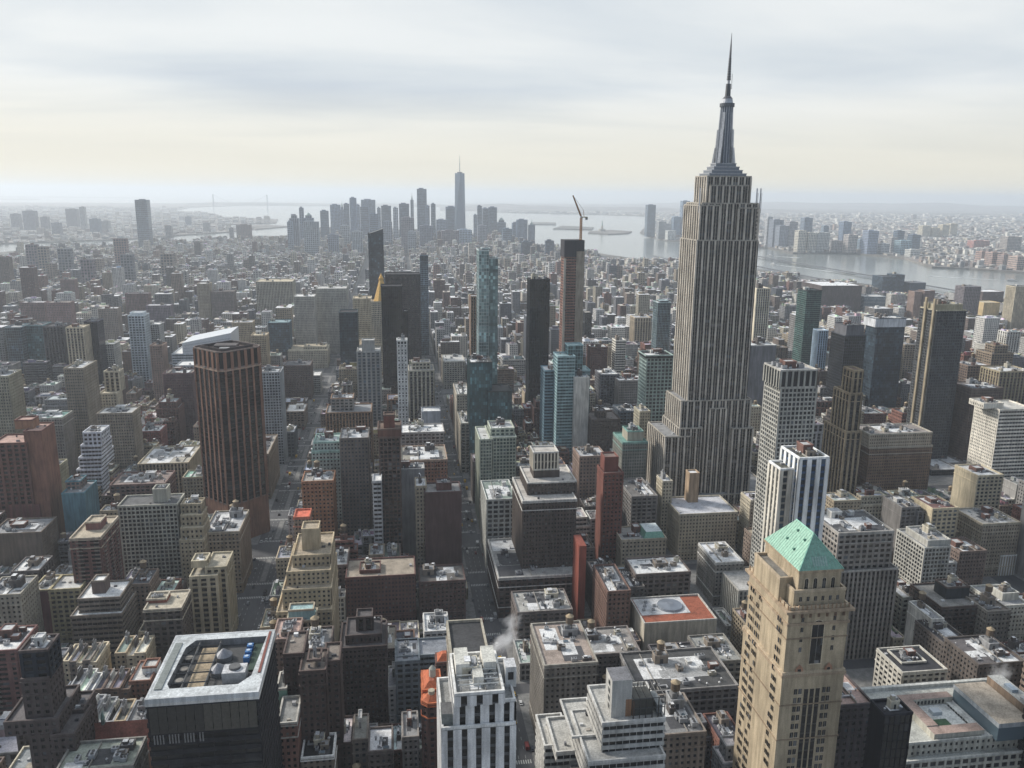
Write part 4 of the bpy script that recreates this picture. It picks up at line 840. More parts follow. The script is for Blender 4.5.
def crane_tower():
    t = [T(565,584,257,1154,26,'redslab'), T(565,584,241,1154,26,'blank')]
    root = building('construction_tower', 'unfinished tower with orange red floors, tan concrete side and dark cap under a crane', t, (.20,.105,.08), 'redslab', 'k', roof='black', n=0, vb=350, cornice='black')
    (x0,x1,y0,y1), z = t[1][0], t[1][1]; ox, oy = root.location.x, root.location.y
    b = MB(); b.box(x0-.8,x1+.8,y0-1,y1+1,t[0][1],z+1,(.035,.035,.042),'wall',(.05,.05,.055)); b.build('formwork_cap', root, (ox,oy,0))
    b = MB(); b.box(x0+(x1-x0)*.62,x1+1.2,y0-1.5,y0,0,t[0][1]+8,(.26,.22,.17)); b.build('hoist_bay', root, (ox,oy,0))
    b = MB(); b.box(x0-1,x0+2.2,y0-1.1,y0,0,t[0][1]-2,(.40,.36,.30)); b.build('edge_column', root, (ox,oy,0))
    # tower crane, its mast climbing the side of the building
    cr = thing('tower_crane', 'rusty orange tower crane with raised jib on top of the unfinished tower', 'crane', (x1-4, y0+4, z))
    Y_ = .42, .30, .08; m_ = MB(); H = 32
    for a in (-1, 1):
        for c_ in (-1, 1): m_.bar((a*1.1,c_*1.1,0),(a*1.1,c_*1.1,H),.75,(.34,.17,.07))
    for k in range(10):
        for a in (-1, 1): m_.bar((-1.1,a*1.1,k*H/10),(1.1,a*1.1,(k+1)*H/10),.5,(.34,.17,.07)); m_.bar((a*1.1,-1.1,k*H/10),(a*1.1,1.1,(k+1)*H/10),.5,(.34,.17,.07))
    m_.build('mast', cr)
    j = MB(); tip = Vector((-13,-2,H+30))
    for o_ in ((-.8,0),(.8,0),(0,1.2)): j.bar((o_[0],o_[1],H+1), (tip.x+o_[0]*.4,tip.y+o_[1]*.4,tip.z), .9, (.34,.17,.07))
    for k in range(12):
        a = Vector((0,0,H+1)).lerp(tip, k/12); c_ = Vector((0,0,H+1)).lerp(tip, (k+1)/12); j.bar(a+Vector((-.8,0,0)), c_+Vector((.8,0,0)), .55, (.34,.17,.07))
    j.build('jib', cr); k_ = MB(); k_.box(-1,9,-1.4,1.4,H,H+1.2,(.3,.26,.16),'metal'); k_.box(6,9,-1.6,1.6,H-3,H,(.2,.2,.2),'metal'); k_.build('counterweight', cr)
    c2 = MB(); c2.box(-2,0,-2.6,-1.2,H-.5,H+2.2,(.5,.5,.5),'metal'); c2.build('cab', cr); d = MB(); d.bar((4,0,H+1),(3,0,H+10),.5,(.34,.17,.07)); d.bar((3,0,H+10),tip,.25,(.1,.1,.1)); d.build('stay', cr)
crane_tower()
B('glass_tower', 'blue glass slab left of the bright aqua tower', 545,559,371,900,26,442,(.16,.25,.30),'band','b', n=1)
B('glass_tower', 'bright aqua glass tower with round plant room on top', 558,575,357,880,26,462,(.26,.37,.385),'band','t', [(568,583,346,892,16,'glass',(.2,.33,.35),0), (575,590,371,888,24,None,(.16,.22,.24),0)], n=0, roof='ltteal')
B('apartment_tower', 'plain off-white windowless slab attached to the aqua tower', 575,589,378,874,20,450,(.52,.51,.47),'blank','d', n=1, side='dense')
B('office_tower', 'cream gridded block with dark cap and aqua lower half left of the limestone skyscraper', 647,673,358,850,26,430,(.30,.38,.35),'biggrid','d', [(646,673,356,849,27,'glass',(.03,.035,.04))], n=2, roof='black')
B('apartment_tower', 'short white slab with striped north side, between the crane tower and limestone skyscraper', 616,626,341,1150,20,372,(.60,.57,.50),'band','d', n=1)
B('stone_building', 'ornate beige block with arched top far behind the white striped slab', 635,651,318,1500,30,342,(.42,.35,.26),'widerib','d', n=1)
B('glass_tower', 'narrow pale green glass tower just left of the limestone skyscraper', 658,671,303,1280,24,350,(.28,.36,.36),'glassv','b', [(660,668,301,1290,14,'blank',(.05,.06,.07))], n=0)
B('office_tower', 'small near-black block right behind the unfinished tower', 585,592,313,1500,24,337,(.03,.033,.04),'glass','k', n=0)
B('loft_building', 'white-roofed grey block with dark front below the white striped slab', 601,619,375,1010,30,405,(.12,.12,.13),'wide','k', n=2, roof='white')
B('loft_building', 'wide grey masonry block with regular windows below the dark block', 619,645,381,990,30,404,(.23,.21,.19),'dense','d', n=3)
B('loft_building', 'dark jagged-topped brick block left of the curved green-topped building', 592,620,420,860,34,448,(.085,.07,.062),'punch','k', [(598,606,412,866,14)], n=2, tank=True)
B('loft_building', 'dark blue-grey block beside the jagged brick block', 620,637,412,880,30,437,(.10,.12,.145),'wide','k', n=2, roof='grey')
B('apartment_block', 'pinkish brown apartment block left of the slender red brick tower', 580,606,457,700,28,492,(.22,.16,.13),'punch','d', n=3)
B('office_block', 'grey-green round-cornered office block with teal terrace rim', 623,647,443,735,34,498,(.20,.20,.175),'dense','g', [(628,643,432,742,18,'blank',(.32,.29,.23))], roof=(.16,.30,.26), cornice=(.18,.30,.26), n=1)
B('office_block', 'long low grey block with white roof patches in front of the green-rimmed block', 632,657,497,650,46,540,(.17,.16,.15),'wide','k', roof=(.16,.15,.14), n=4, bulk=False)
B('apartment_block', 'cream slim block between aqua gridded block and limestone skyscraper shoulders', 640,650,412,800,20,445,(.36,.33,.25),'punch','d', n=1)
def copper_mansard():
    t = [T(622,666,540,590,26)]
    root = building('stone_building', 'tan building with a small copper-green mansard and white skylight', t, (.33,.28,.21), 'punch', 'd', vb=565, roof=(.3,.29,.27), n=1)
    (x0,x1,y0,y1), z = t[0][0], t[0][1]; b = MB(); a = x0+(x1-x0)*.50
    p = rect(a,x1-.5,y0+.5,y1-4); b.prism(p, z, z+5.5, (.20,.40,.31), 'metal', (.5,.55,.55), grow(p,-2.2)); b.build('mansard', root, (root.location.x, root.location.y, 0))
copper_mansard()
B('loft_building', 'grey block with dark cooling boxes left of the rust-red roof', 623,644,588,520,28,625,(.13,.12,.11),'punch','k', n=4, bulk=False)
B('loft_building', 'building with white roof and dark square bulkhead behind the rust-red roof', 636,690,574,527,26,592,(.12,.10,.09),'wide','k', roof='white', n=2)
B('loft_building', 'narrow brown-red building with stepped roof right of the red painted wall', 608,630,592,500,40,632,(.16,.10,.08),'punch','k', n=3)
def red_wall():
    x, z = atY(583, 546, 540); b = MB(); b.box(x-2.6,x+2.6,540,560,0,z,(.22,.065,.045)); o = b.build('party_wall', None, None); tag(o, 'narrow tall wall painted bright red beside the podium block', 'wall'); FOOT.append((x-3,x+3,540,560)); CAPS.append((576,590,620,540))
red_wall()
B('office_block', 'low white-trimmed block with green roof patch in front of the podium block', 518,572,612,510,30,640,(.14,.12,.11),'wide','k', roof=(.38,.37,.34), n=6, seed=44)
B('office_block', 'cluttered cream-roofed block with several tanks left of the rust-red roof', 570,640,655,440,30,680,(.16,.14,.13),'punch','k', roof=(.28,.26,.24), n=8, tank=True, seed=41)
B('office_block', 'flat dark-roofed block with curved white parapet below the rust-red roof', 662,705,668,430,26,690,(.12,.11,.11),'wide','k', roof=(.08,.08,.085), n=5, seed=42)
B('office_block', 'grey-roofed block with cream machinery below the rust-red roof, right part', 706,742,662,432,30,690,(.19,.18,.16),'wide','k', roof=(.30,.30,.28), n=6, seed=43)

# ---- between the two long avenues
B('apartment_tower', 'tall dark brown tower with a thin white grid and brick bulkhead', 379,400,438,636,24,545,(.10,.068,.055),'grid','k', [(378,401,430,636.5,23,'blank',(.12,.06,.045)), (384,394,416,643,9,'blank',(.15,.06,.045))], n=0, roof='brown')
B('office_tower', 'grey-brown slab with dark blue window columns left of the gridded brown tower', 340,368,439,672,30,512,(.155,.135,.12),'punch','b', n=2, roof=(.3,.3,.3))
B('apartment_tower', 'narrow white banded strip of a building left of the gridded brown tower', 373,381,482,620,16,532,(.36,.36,.36),'band','k', n=0, roof='white')
B('office_block', 'terracotta brick block with heavy cornice right of the gridded brown tower', 401,447,461,720,44,520,(.25,.125,.085),'punch','k', roof=(.27,.25,.21), n=4, cornice=(.34,.25,.19))
B('apartment_tower', 'dark maroon windowless slab with rooftop bulkhead on the avenue', 425,461,493,615,22,582,(.085,.052,.048),'blank','k', [(437,451,484,621,10,'blank',(.11,.06,.052))], n=2, roof=(.25,.24,.23), bulk=False)
B('apartment_tower', 'narrow cream-windowed tower left of the dark maroon slab', 416,426,487,622,20,565,(.28,.24,.18),'punch','k', n=1)
B('apartment_block', 'maroon brick block with round white roof tank below the dark maroon slab', 420,465,582,559,26,624,(.095,.062,.055),'punch','k', n=3, roof=(.13,.12,.11))
B('apartment_block', 'wide red-brown apartment house with cream roof terrace and window bays', 346,415,577,559,30,622,(.115,.062,.055),'dense','d', [(360,380,571,566,14,'blank',(.12,.06,.05))], n=4, roof=(.33,.28,.22))
B('apartment_block', 'grey-brown block with flat roofs left of the wide red-brown apartment house', 333,347,566,575,30,590,(.11,.08,.07),'punch','k', n=2, roof='pale')
B('apartment_block', 'dark brown stepped house with ornate roof pavilion in front of the wide red-brown house', 340,386,648,432,28,700,(.072,.055,.05),'dense','k', [(346,381,636,437,20), (357,372,618,443,9,'widerib')], n=0, roof=(.10,.09,.09), tank=False)
B('apartment_tower', 'dark brown twin-shafted apartment tower right of the black glass slab', 300,325,672,363,18,748,(.085,.062,.055),'punch','k', [(324,339,662,372,16,None,None,0), (284,303,655,375,20,None,None,0), (308,320,661,368,9,'blank',(.35,.31,.26))], n=1, roof='greybrown', seed=4)
B('apartment_block', 'tan ziggurat apartment house stepping down towards the viewer beside the wide avenue', 277,331,612,479,56,610,(.37,.30,.20),'punch','d', [(283,331,590,484,50), (287,330,572,491,42), (293,330,556,499,34), (302,318,530,508,12,'blank')], n=0, roof=(.36,.30,.22), seed=2)
B('stone_building', 'small building with blue-green hipped roof in front of the tan ziggurat', 287,315,622,460,14,640,(.32,.27,.20),'biggrid','k', [(289,313,611,463,8,'blank',(.26,.38,.37))], n=0, roof=(.33,.45,.44))
B('apartment_block', 'building with pink roof terrace below the tan ziggurat', 273,298,640,432,22,668,(.24,.17,.14),'punch','k', n=4, roof=(.46,.33,.28), bulk=False)
B('apartment_block', 'dark brown block right of the pink terrace building', 300,330,650,410,22,668,(.10,.08,.07),'punch','k', n=4, roof=(.2,.19,.18), tank=True)
B('apartment_tower', 'orange brick tower with small windows beside the wide avenue', 302,333,482,636,24,530,(.26,.135,.08),'punch','k', n=4, roof=(.3,.28,.25), tank=True)
B('stone_building', 'tan house with a bright coral-red roof at the foot of the orange brick tower', 294,309,518,600,16,545,(.30,.22,.16),'punch','k', n=0, roof=(.62,.16,.10), cornice=(.5,.16,.1))
B('stone_building', 'pale green-white ornate building with copper trim behind the orange brick tower', 312,340,452,700,36,500,(.40,.42,.37),'punch','k', [(314,340,443,706,26)], n=3, roof=(.33,.42,.38), cornice=(.30,.42,.36))
B('office_block', 'wide brown block with a dark louvred centre and tower top beside the avenue', 326,371,413,829,34,440,(.23,.15,.10),'rib','k', [(331,353,399,838,20,'wide',(.25,.23,.21))], n=3, roof='grey')
B('office_block', 'flat grey machinery box on the roof right of the brown louvred block', 388,424,470,668,14,480,(.25,.25,.25),'blank','k', n=2, roof='pale')
B('office_block', 'low white-roofed block crossing behind the terracotta building', 401,444,433,790,30,458,(.30,.28,.26),'wide','k', n=3, roof='white')
B('office_block', 'plain pale blank-walled block beside the long avenue', 422,440,412,865,18,430,(.30,.31,.33),'blank','k', n=0, roof='white')
B('office_block', 'cream classical block with tall dark window strips beside the avenue', 409,434,371,1030,36,405,(.40,.37,.30),'widerib','k', [(412,430,363,1040,18,'wide')], n=2, roof='grey', sp='dkgrey', cornice=(.44,.41,.34))
B('office_block', 'white-roofed stone block right of the avenue facing the cream classical block', 444,465,362,1300,60,395,(.40,.37,.31),'wide','k', n=3, roof='pale')
B('office_block', 'beige wedge-like building lining the right side of the avenue', 457,470,395,960,60,420,(.38,.34,.28),'punch','k', n=3, roof='pale')
B('office_block', 'narrow tan wall along the avenue left of the dark teal tower', 461,470,424,890,50,480,(.30,.27,.22),'wide','k', n=2, roof='pale')
B('lattice_tower', 'slim white tower wrapped in diagonal lattice in front of the black skyscraper', 397,407,341,905,14,430,(.60,.60,.58),'lattice','d', n=1, roof='white')
B('skyscraper', 'tall black skyscraper beside the gold pyramid', 381,402,287,1086,30,400,(.016,.018,.024),'glassv','k', [(403,408,312,1092,20,None,None,0)], n=0, roof='black', cornice='black', cat='skyscraper')
B('office_tower', 'broad near-black slab behind the black skyscraper', 385,420,275,1324,36,352,(.055,.05,.05),'dense','k', n=0, roof='black', cornice='black')
B('glass_tower', 'thin dark blue glass tower right of the broad black slab', 420,428,256,1590,16,368,(.10,.13,.16),'glass','b', [(420,428,262,1589,17,None,(.25,.32,.38))], n=0, roof='black')
B('office_tower', 'grey stone tower with tall pale piers left of the black skyscraper', 357,380,352,1000,28,402,(.26,.26,.25),'widerib','b', [(362,374,341,1006,14,'blank')], n=0, roof='pale', sp='slate')
B('stone_building', 'cream gridded high-rise left of the gold-roofed tower', 353,371,299,1330,34,342,(.42,.38,.29),'dense','d', n=1, roof='cream')
def gold_tower():
    t = [T(358,385,345,1262,50,'dense'), T(371,392,302,1275,26,'dense')]
    root = building('gilded_tower', 'cream stone tower topped by a bright gold pyramid', t, (.42,.37,.28), 'dense', 'd', n=0, vb=350, roof='tan')
    (x0,x1,y0,y1), z = t[1][0], t[1][1]; c, d = (x0+x1)/2, (y0+y1)/2; b = MB(); _, zt = atY(381, 273, 1288); w = (x1-x0)/2
    b.cyl(c, d, z, z+(zt-z)*.74, w*.82, (.66,.40,.11), 'metal', w*.22, n=8, ph=pi/8); b.cyl(c, d, z+(zt-z)*.74, z+(zt-z)*.82, w*.24, (.6,.36,.1), 'metal', n=8); b.cyl(c, d, z+(zt-z)*.82, zt, w*.2, (.80,.45,.09), 'metal', 0, n=8)
    b.build('gold_pyramid', root, (root.location.x, root.location.y, 0))
gold_tower()
def slant_tower():
    x0, za = atY(368, 234, 1659); x1, zb = atY(383, 231, 1659); D = 36; _, zm = atY(368, 296, 1659)
    root = building('glass_tower', 'dark slim glass tower with a slanted top, rising behind the gold-roofed tower', [((x0-4,x1+6,1655,1700), zm, 'wide'), ((x0,x1,1659,1659+D), za, 'glass')], (.045,.055,.07), 'glass', 'b', n=0, vb=296, roof='black', cornice='black')
    b = MB(); b.poly([(x0,1659,za),(x1,1659,za),(x1,1659,zb+4)], (.05,.06,.075), 'glass'); b.poly([(x1,1659,za),(x1,1659+D,za),(x1,1659+D,zb+4),(x1,1659,zb+4)], (.05,.06,.075), 'glass'); b.poly([(x1,1659+D,za),(x0,1659+D,za),(x1,1659+D,zb+4)], (.05,.06,.075), 'glass'); b.poly([(x0,1659,za+.05),(x1,1659,zb+4),(x1,1659+D,zb+4),(x0,1659+D,za+.05)], (.05,.055,.06), 'metal')
    b.build('slanted_crown', root, (root.location.x, root.location.y, 0))
slant_tower()
B('glass_tower', 'dark glass slab with sloping roofline left of the grey pier-fronted tower', 339,357,313,1180,30,365,(.05,.075,.085),'glass','b', n=0, roof='black')
B('office_block', 'cream columned block with a row of tall dark openings near the avenue', 306,332,320,1720,40,342,(.38,.35,.29),'rib','k', [(308,331,316,1728,24,'wide')], n=2, roof='grey')
B('office_block', 'wide cream office block with arched base beside the avenue', 288,327,351,1480,60,372,(.37,.34,.27),'punch','d', [(304,326,347,1495,30)], n=3, roof='cream')
B('loft_building', 'dark brown masonry block in front of the wide cream office block', 284,310,366,1250,40,398,(.14,.105,.09),'dense','k', n=3, roof='dkgrey')
B('loft_building', 'slim white-sided building right of the dark brown masonry block', 312,320,376,1290,30,398,(.36,.36,.34),'band','k', n=0, roof='white')
B('stone_building', 'broad pale stone block far down the avenue behind the cream columned block', 316,346,289,1620,46,312,(.34,.33,.29),'dense','d', n=2, roof='pale')
B('loft_building', 'grey limestone block right of the broad far pale block, low', 294,314,297,1560,40,318,(.36,.34,.30),'dense','d', n=2, roof='white')
B('stone_building', 'very wide cream block with a colonnade of windows, upper left of centre', 256,292,282,1900,60,304,(.42,.39,.31),'rib','d', n=2, roof='cream', sp='greybrown')
B('apartment_tower', 'grey tower with a regular square window grid right of the rust brown tower', 257,280,373,942,28,455,(.33,.35,.36),'grid','d', n=1, roof=(.08,.08,.08), cornice=(.35,.36,.37))
B('office_block', 'glass and steel open frame block with a pale grid below the grey window-grid tower', 280,294,433,970,30,470,(.10,.115,.13),'biggrid','b', n=1)
B('office_block', 'tan corner block with white cornice right of the grey window-grid tower', 286,304,412,1090,40,440,(.25,.20,.16),'wide','k', n=2, roof='white')
B('office_block', 'brown stone slab along the wide avenue at the foot of the rust brown tower', 256,268,455,830,70,500,(.23,.18,.13),'punch','k', n=1, side='dense')
# ---- left side
B('apartment_tower', 'dark brown stepped tower with a dark boxy glazed penthouse, bottom left', 22,48,680,341,14,768,(.075,.06,.056),'punch','k', [(20,47,652,342,12,'wide',(.02,.024,.032)), (5,58,722,338,24), (52,74,736,336,20,None,None,0), (64,83,712,352,14,None,None,0)], n=2, roof=(.12,.11,.11), seed=8)
B('apartment_block', 'brick block with snowy white roof and red bulkhead at the left edge, lower', -20,17,652,449,26,715,(.16,.085,.075),'balcony','k', n=2, roof='white')
B('apartment_block', 'cream brick apartment house cut by the left edge above the red bulkhead block', -16,20,596,532,26,645,(.34,.31,.25),'punch','k', n=2, roof='grey')
B('office_block', 'dark columned building with flat snowy roof beside the cream apartment house', 12,39,572,600,24,605,(.13,.12,.115),'widerib','k', n=1, roof='white', bulk=True)
B('apartment_block', 'blank grey-brown side-walled block with cluttered roof at the left edge', -10,41,534,650,30,566,(.155,.125,.10),'blank','k', n=5, roof='grey', side='dense')
B('apartment_block', 'dark red cubic block with grey flat roof behind the blank-walled block', 8,39,506,700,22,525,(.15,.065,.06),'blank','k', n=3, roof=(.36,.35,.34), bulk=False)
B('apartment_block', 'yellow-beige block with dark red blank side and snowy roof', 49,80,590,559,22,622,(.36,.31,.19),'wide','k', [(32,50,591,559,22,'blank',(.13,.055,.055),0)], n=4, roof='pale')
B('apartment_block', 'grey-brown ziggurat apartment house with snowy roof and round bulkhead', 71,122,616,524,30,648,(.17,.145,.12),'band','k', [(78,120,599,529,24), (92,104,582,537,9,'blank',(.12,.09,.08))], n=0, roof='white', seed=6)
B('apartment_tower', 'red-brown slab with balconies at both edges and cream roof curb', 70,100,539,569,38,590,(.145,.078,.066),'balcony','k', [(86,100,523,585,12,'blank',(.16,.08,.07))], n=0, roof=(.42,.36,.27), cornice=(.42,.36,.28))
B('apartment_tower', 'broad cream apartment slab with an even grid of windows, left', 118,177,506,625,22,570,(.36,.345,.29),'grid','k', [(153,166,490,632,10,'blank')], n=3, roof=(.12,.12,.12), bulk=False)
B('office_block', 'brown block with cream roof, red bulkhead and two white stripes behind the black glass slab', 144,181,610,505,24,662,(.10,.085,.075),'wide','k', [(147,166,600,515,9,'blank',(.22,.085,.06))], n=2, roof=(.44,.39,.30), cornice=(.44,.39,.31), bulk=False)
B('apartment_tower', 'cream art deco apartment tower with ribbed side and roof terraces left of the wide avenue', 190,217,577,545,26,650,(.40,.35,.25),'widerib','k', [(192,206,562,552,12,'blank'), (206,226,568,550,24,None,None,0)], n=1, roof=(.40,.36,.28), side='widerib', sp=(.28,.24,.17), bulk=False)
B('office_block', 'large tan corner block with snow patches on its roof below the rust brown tower', 204,239,533,625,44,592,(.25,.20,.145),'punch','k', n=6, roof=(.42,.42,.42), tank=True, cornice=(.36,.31,.24))
B('apartment_block', 'narrow tan block with stacked terraces left of the large tan corner block', 180,203,541,612,24,580,(.32,.27,.19),'punch','k', [(181,203,529,616,20), (181,202,516,622,16), (181,201,505,628,12)], n=1, roof='cream')
B('office_tower', 'orange-red brick tower at the left edge with taller orange corner', -8,26,444,700,26,512,(.13,.065,.052),'widerib','k', [(24,41,432,702,26,'blank',(.20,.10,.07),0), (15,32,421,712,12,'blank',(.25,.14,.09))], n=0, roof='pink', sp='dkred')
B('office_tower', 'broad grey-brown slab with pale frieze and teal roof patch', 22,62,419,840,26,455,(.20,.18,.16),'dense','k', n=3, roof=(.15,.28,.24), cornice=(.38,.36,.31))
B('apartment_tower', 'tall plain taupe slab tower, left', 64,83,369,900,40,440,(.24,.205,.16),'dense','d', n=2, roof=(.40,.39,.36))
B('office_block', 'white pyramid-like terraced office building, left', 77,101,470,777,18,487,(.52,.53,.56),'band','k', [(79,101,458,779,34), (81,101,446,781,28), (83,101,433,783,22,'wide')], n=1, roof='pale', seed=4, bulk=False)
B('apartment_tower', 'beige slab with even windows behind the white terraced building', 97,132,414,860,26,465,(.25,.215,.17),'dense','k', n=2, roof='pale')
B('stone_building', 'cream stepped tower top behind the beige slab', 99,116,394,960,20,412,(.44,.39,.30),'punch','k', [(104,119,372,972,14,'widerib')], n=1, roof='cream')
B('office_block', 'wide cream low block with large pale flat roof left of the rust brown tower', 138,188,464,806,56,482,(.40,.34,.24),'rib','k', n=5, roof=(.40,.37,.31), seed=5)
B('apartment_block', 'long brown brick block with reddish roof huts in front of the wide cream low block', 110,165,485,740,34,505,(.17,.11,.095),'wide','k', n=5, roof=(.24,.19,.17))
B('office_block', 'teal blue clad small block left of the long brown brick block', 62,84,494,700,30,530,(.10,.19,.22),'blank','t', [(66,80,482,712,14,'wide',(.2,.15,.13))], n=2, roof='grey')
B('apartment_block', 'narrow yellowish building between the orange-red tower and teal block', 44,60,466,760,16,505,(.34,.31,.21),'punch','k', n=1, roof='grey')
B('apartment_block', 'green-roofed tan building at the foot of the rust brown tower', 183,206,478,760,20,498,(.30,.26,.19),'punch','k', n=2, roof=(.25,.42,.33))
B('apartment_block', 'red brick row above the wide cream low block', 138,160,432,930,26,443,(.19,.08,.07),'dense','k', n=3, roof='white')
B('apartment_block', 'taupe slab with dark right side at the left edge', -8,8,377,880,30,400,(.27,.25,.19),'dense','d', n=1, roof='pale')
B('apartment_tower', 'white-edged gridded tower standing alone, left of centre', 128,144,316,1330,26,374,(.44,.48,.50),'biggrid','b', [(130,143,313,1336,16,'blank')], n=0, roof='white')
B('apartment_tower', 'dark brown ribbed octagonal-looking tower, left', 43,63,327,1300,34,360,(.085,.08,.085),'widerib','k', n=2, roof='black')
B('stone_building', 'cream tower with a tall dark arched recess, left', 66,83,328,1250,26,354,(.44,.38,.28),'widerib','k', n=1, roof='cream')
B('apartment_tower', 'dark violet-grey small tower right of the cream arched tower', 84,97,322,1280,26,347,(.06,.06,.085),'glassv','k', n=1, roof='black')
B('apartment_tower', 'brown brick tower behind the wide cream low block', 150,162,346,1180,24,372,(.24,.17,.14),'punch','k', n=1, roof='brown')
B('apartment_tower', 'grey grid-faced block right of the white-edged gridded tower', 146,159,325,1360,24,345,(.38,.38,.37),'grid','k', n=1, roof='white')
B('office_block', 'curved glass-roofed blue-grey block at the left, below the brown slabs', 5,20,328,1330,40,350,(.16,.2,.22),'glass','b', n=2)
B('apartment_block', 'teal-windowed glass block left of the dark brown ribbed tower', 22,42,326,1350,36,352,(.12,.20,.21),'glass','t', n=2)
B('apartment_tower', 'slim tan high-rise in the low city, upper left of the white shed', 197,209,284,1900,28,318,(.34,.29,.22),'dense','d', n=1)
B('apartment_block', 'brown full-block slab right of the slim tan high-rise', 211,233,292,1880,34,312,(.18,.15,.14),'dense','d', n=2)
B('office_block', 'dark blue-green office block below the wide cream colonnaded block', 268,289,323,1500,36,352,(.07,.12,.15),'glass','b', n=2, roof='ltteal')
B('office_block', 'tan office building right of the white sloping shed', 251,266,336,1280,28,362,(.35,.28,.19),'dense','k', n=2, roof='cream')
B('office_block', 'ochre stone block with pediment above the white sloping shed', 232,252,323,1420,28,338,(.36,.29,.20),'dense','k', n=2)
def white_shed():
    t = [T(172,232,354,1180,60,'band')]
    root = building('hall_building', 'large white hall with a long sloping white roof, left of centre', t, (.42,.44,.46), 'band', 'b', n=0, vb=352, roof='white')
    (x0,x1,y0,y1), z = t[0][0], t[0][1]; xa = x0+(x1-x0)*.18; _, z1 = atY(183, 343, 1180); _, z2 = atY(230, 333, 1180); b = MB()
    P = [(xa,y0,z),(x1,y0,z),(x1,y0,z2),(xa,y0,z1)]; Q = [(p[0],y1,p[2]) for p in P]; w = (.62,.64,.66)
    for q in (P, Q[::-1], [P[3],P[2],Q[2],Q[3]], [P[1],Q[1],Q[2],P[2]], [Q[0],P[0],P[3],Q[3]]): b.poly(q, w, 'metal')
    for k in range(1, 4): 
        f = k/4; b.bar((xa,y0-.3,z+(z1-z)*f),(x1,y0-.3,z+(z2-z)*f),.5,(.4,.42,.45))
    b.build('sloping_roof', root, (root.location.x, root.location.y, 0))
white_shed()
B('apartment_block', 'grey flat block with white roof in front of the white sloping shed', 176,200,366,1080,30,378,(.30,.31,.32),'wide','k', n=2, roof='white')
B('apartment_block', 'maroon long low block left of the white sloping shed', 163,192,374,1020,28,390,(.13,.08,.08),'dense','k', n=2, roof='greybrown')
# mid-rise estates at the upper left
EST = [(25,36,241,3050),(37,46,243,3000),(57,72,245,2950),(73,82,243,3050),(80,92,253,2600),(113,128,237,3200),(120,132,248,2800),(140,152,250,2700),(160,176,247,2900),(100,112,256,2500),(20,40,300,1750),(44,66,300,1700),(98,117,306,1600),(125,148,291,1850),(146,170,303,1700),(70,90,262,2400),(5,20,262,2400),(185,200,262,2350),(215,230,255,2600),(60,74,275,2150)]
EL = ['brick-brown','dusty violet','taupe','dull rose','slate grey']
for i, (a, b_, t_, y_) in enumerate(EST):
    pass
# ---- rows of little houses behind the black glass slab
def townhouse_row(px0, px1, pt, Y, n, cols, roofs, where, vb, seed):
    r = random.Random(seed); x0, z = atY(px0, pt, Y); x1, _ = atY(px1, pt, Y); xs = sorted([x0, x1]+[x0+(x1-x0)*(k+r.uniform(-.12,.12))/n for k in range(1, n)])
    words = dict(cream='cream', pale='pale grey', brown='brown', dkred='dark red', grey='grey', white='whitewashed', tan='tan', dkbrown='dark brown', greybrown='grey-brown', red='red')
    rw = dict(white='snow-white', grey='grey', dkgrey='dark', pale='pale', black='black')
    pos = ['leftmost', 'second from left', 'third from left', 'fourth from left', 'fifth from left', 'sixth from left']
    for k in range(n):
        c, q = r.choice(cols), r.choice(roofs)
        p = 'rightmost' if k == n-1 else pos[k]
        if q == 'pale': q = 'white' if k % 2 else 'grey'
        building('townhouse', '%s townhouse, %s roof, %s in %s' % (words[c], rw[q], p, where), [((xs[k]+.5,xs[k+1]-.5,Y,Y+r.uniform(17,22)), z+r.uniform(-1.2,1.2), 'punch')], c, 'punch', 'd', roof=tuple(a*r.uniform(.85,1.1) for a in K[q]), n=1, vb=vb, group='townhouses in '+where, seed=seed+k, cat='townhouse')
townhouse_row(63,97,664,470,5,['cream','pale','greybrown'],['white','grey','pale'],'the row behind the glazed-penthouse tower',682,51)
townhouse_row(115,146,656,484,3,['cream','tan'],['white','pale','dkgrey'],'the cream row beside the black slab',667,52)
townhouse_row(66,92,694,425,3,['pale','grey'],['white','grey'],'the pale row by the glazed-penthouse tower',712,53)
townhouse_row(92,130,691,428,4,['dkbrown','brown','dkred'],['grey','dkgrey','pale'],'the dark row by the black slab',708,54)
B('apartment_block', 'red brick house with a white box on its roof left of the black glass slab', 130,150,682,432,20,714,(.20,.105,.075),'punch','k', [(143,156,668,440,8,'blank',(.58,.58,.56))], n=0, roof='pale')
B('apartment_block', 'grey plain-walled house against the black glass slab', 126,149,724,380,18,752,(.22,.22,.22),'blank','k', n=3, roof=(.25,.25,.25))
townhouse_row(82,126,724,385,4,['pale','tan','grey'],['dkgrey','grey','black'],'the copper-trimmed row, bottom left',745,55)
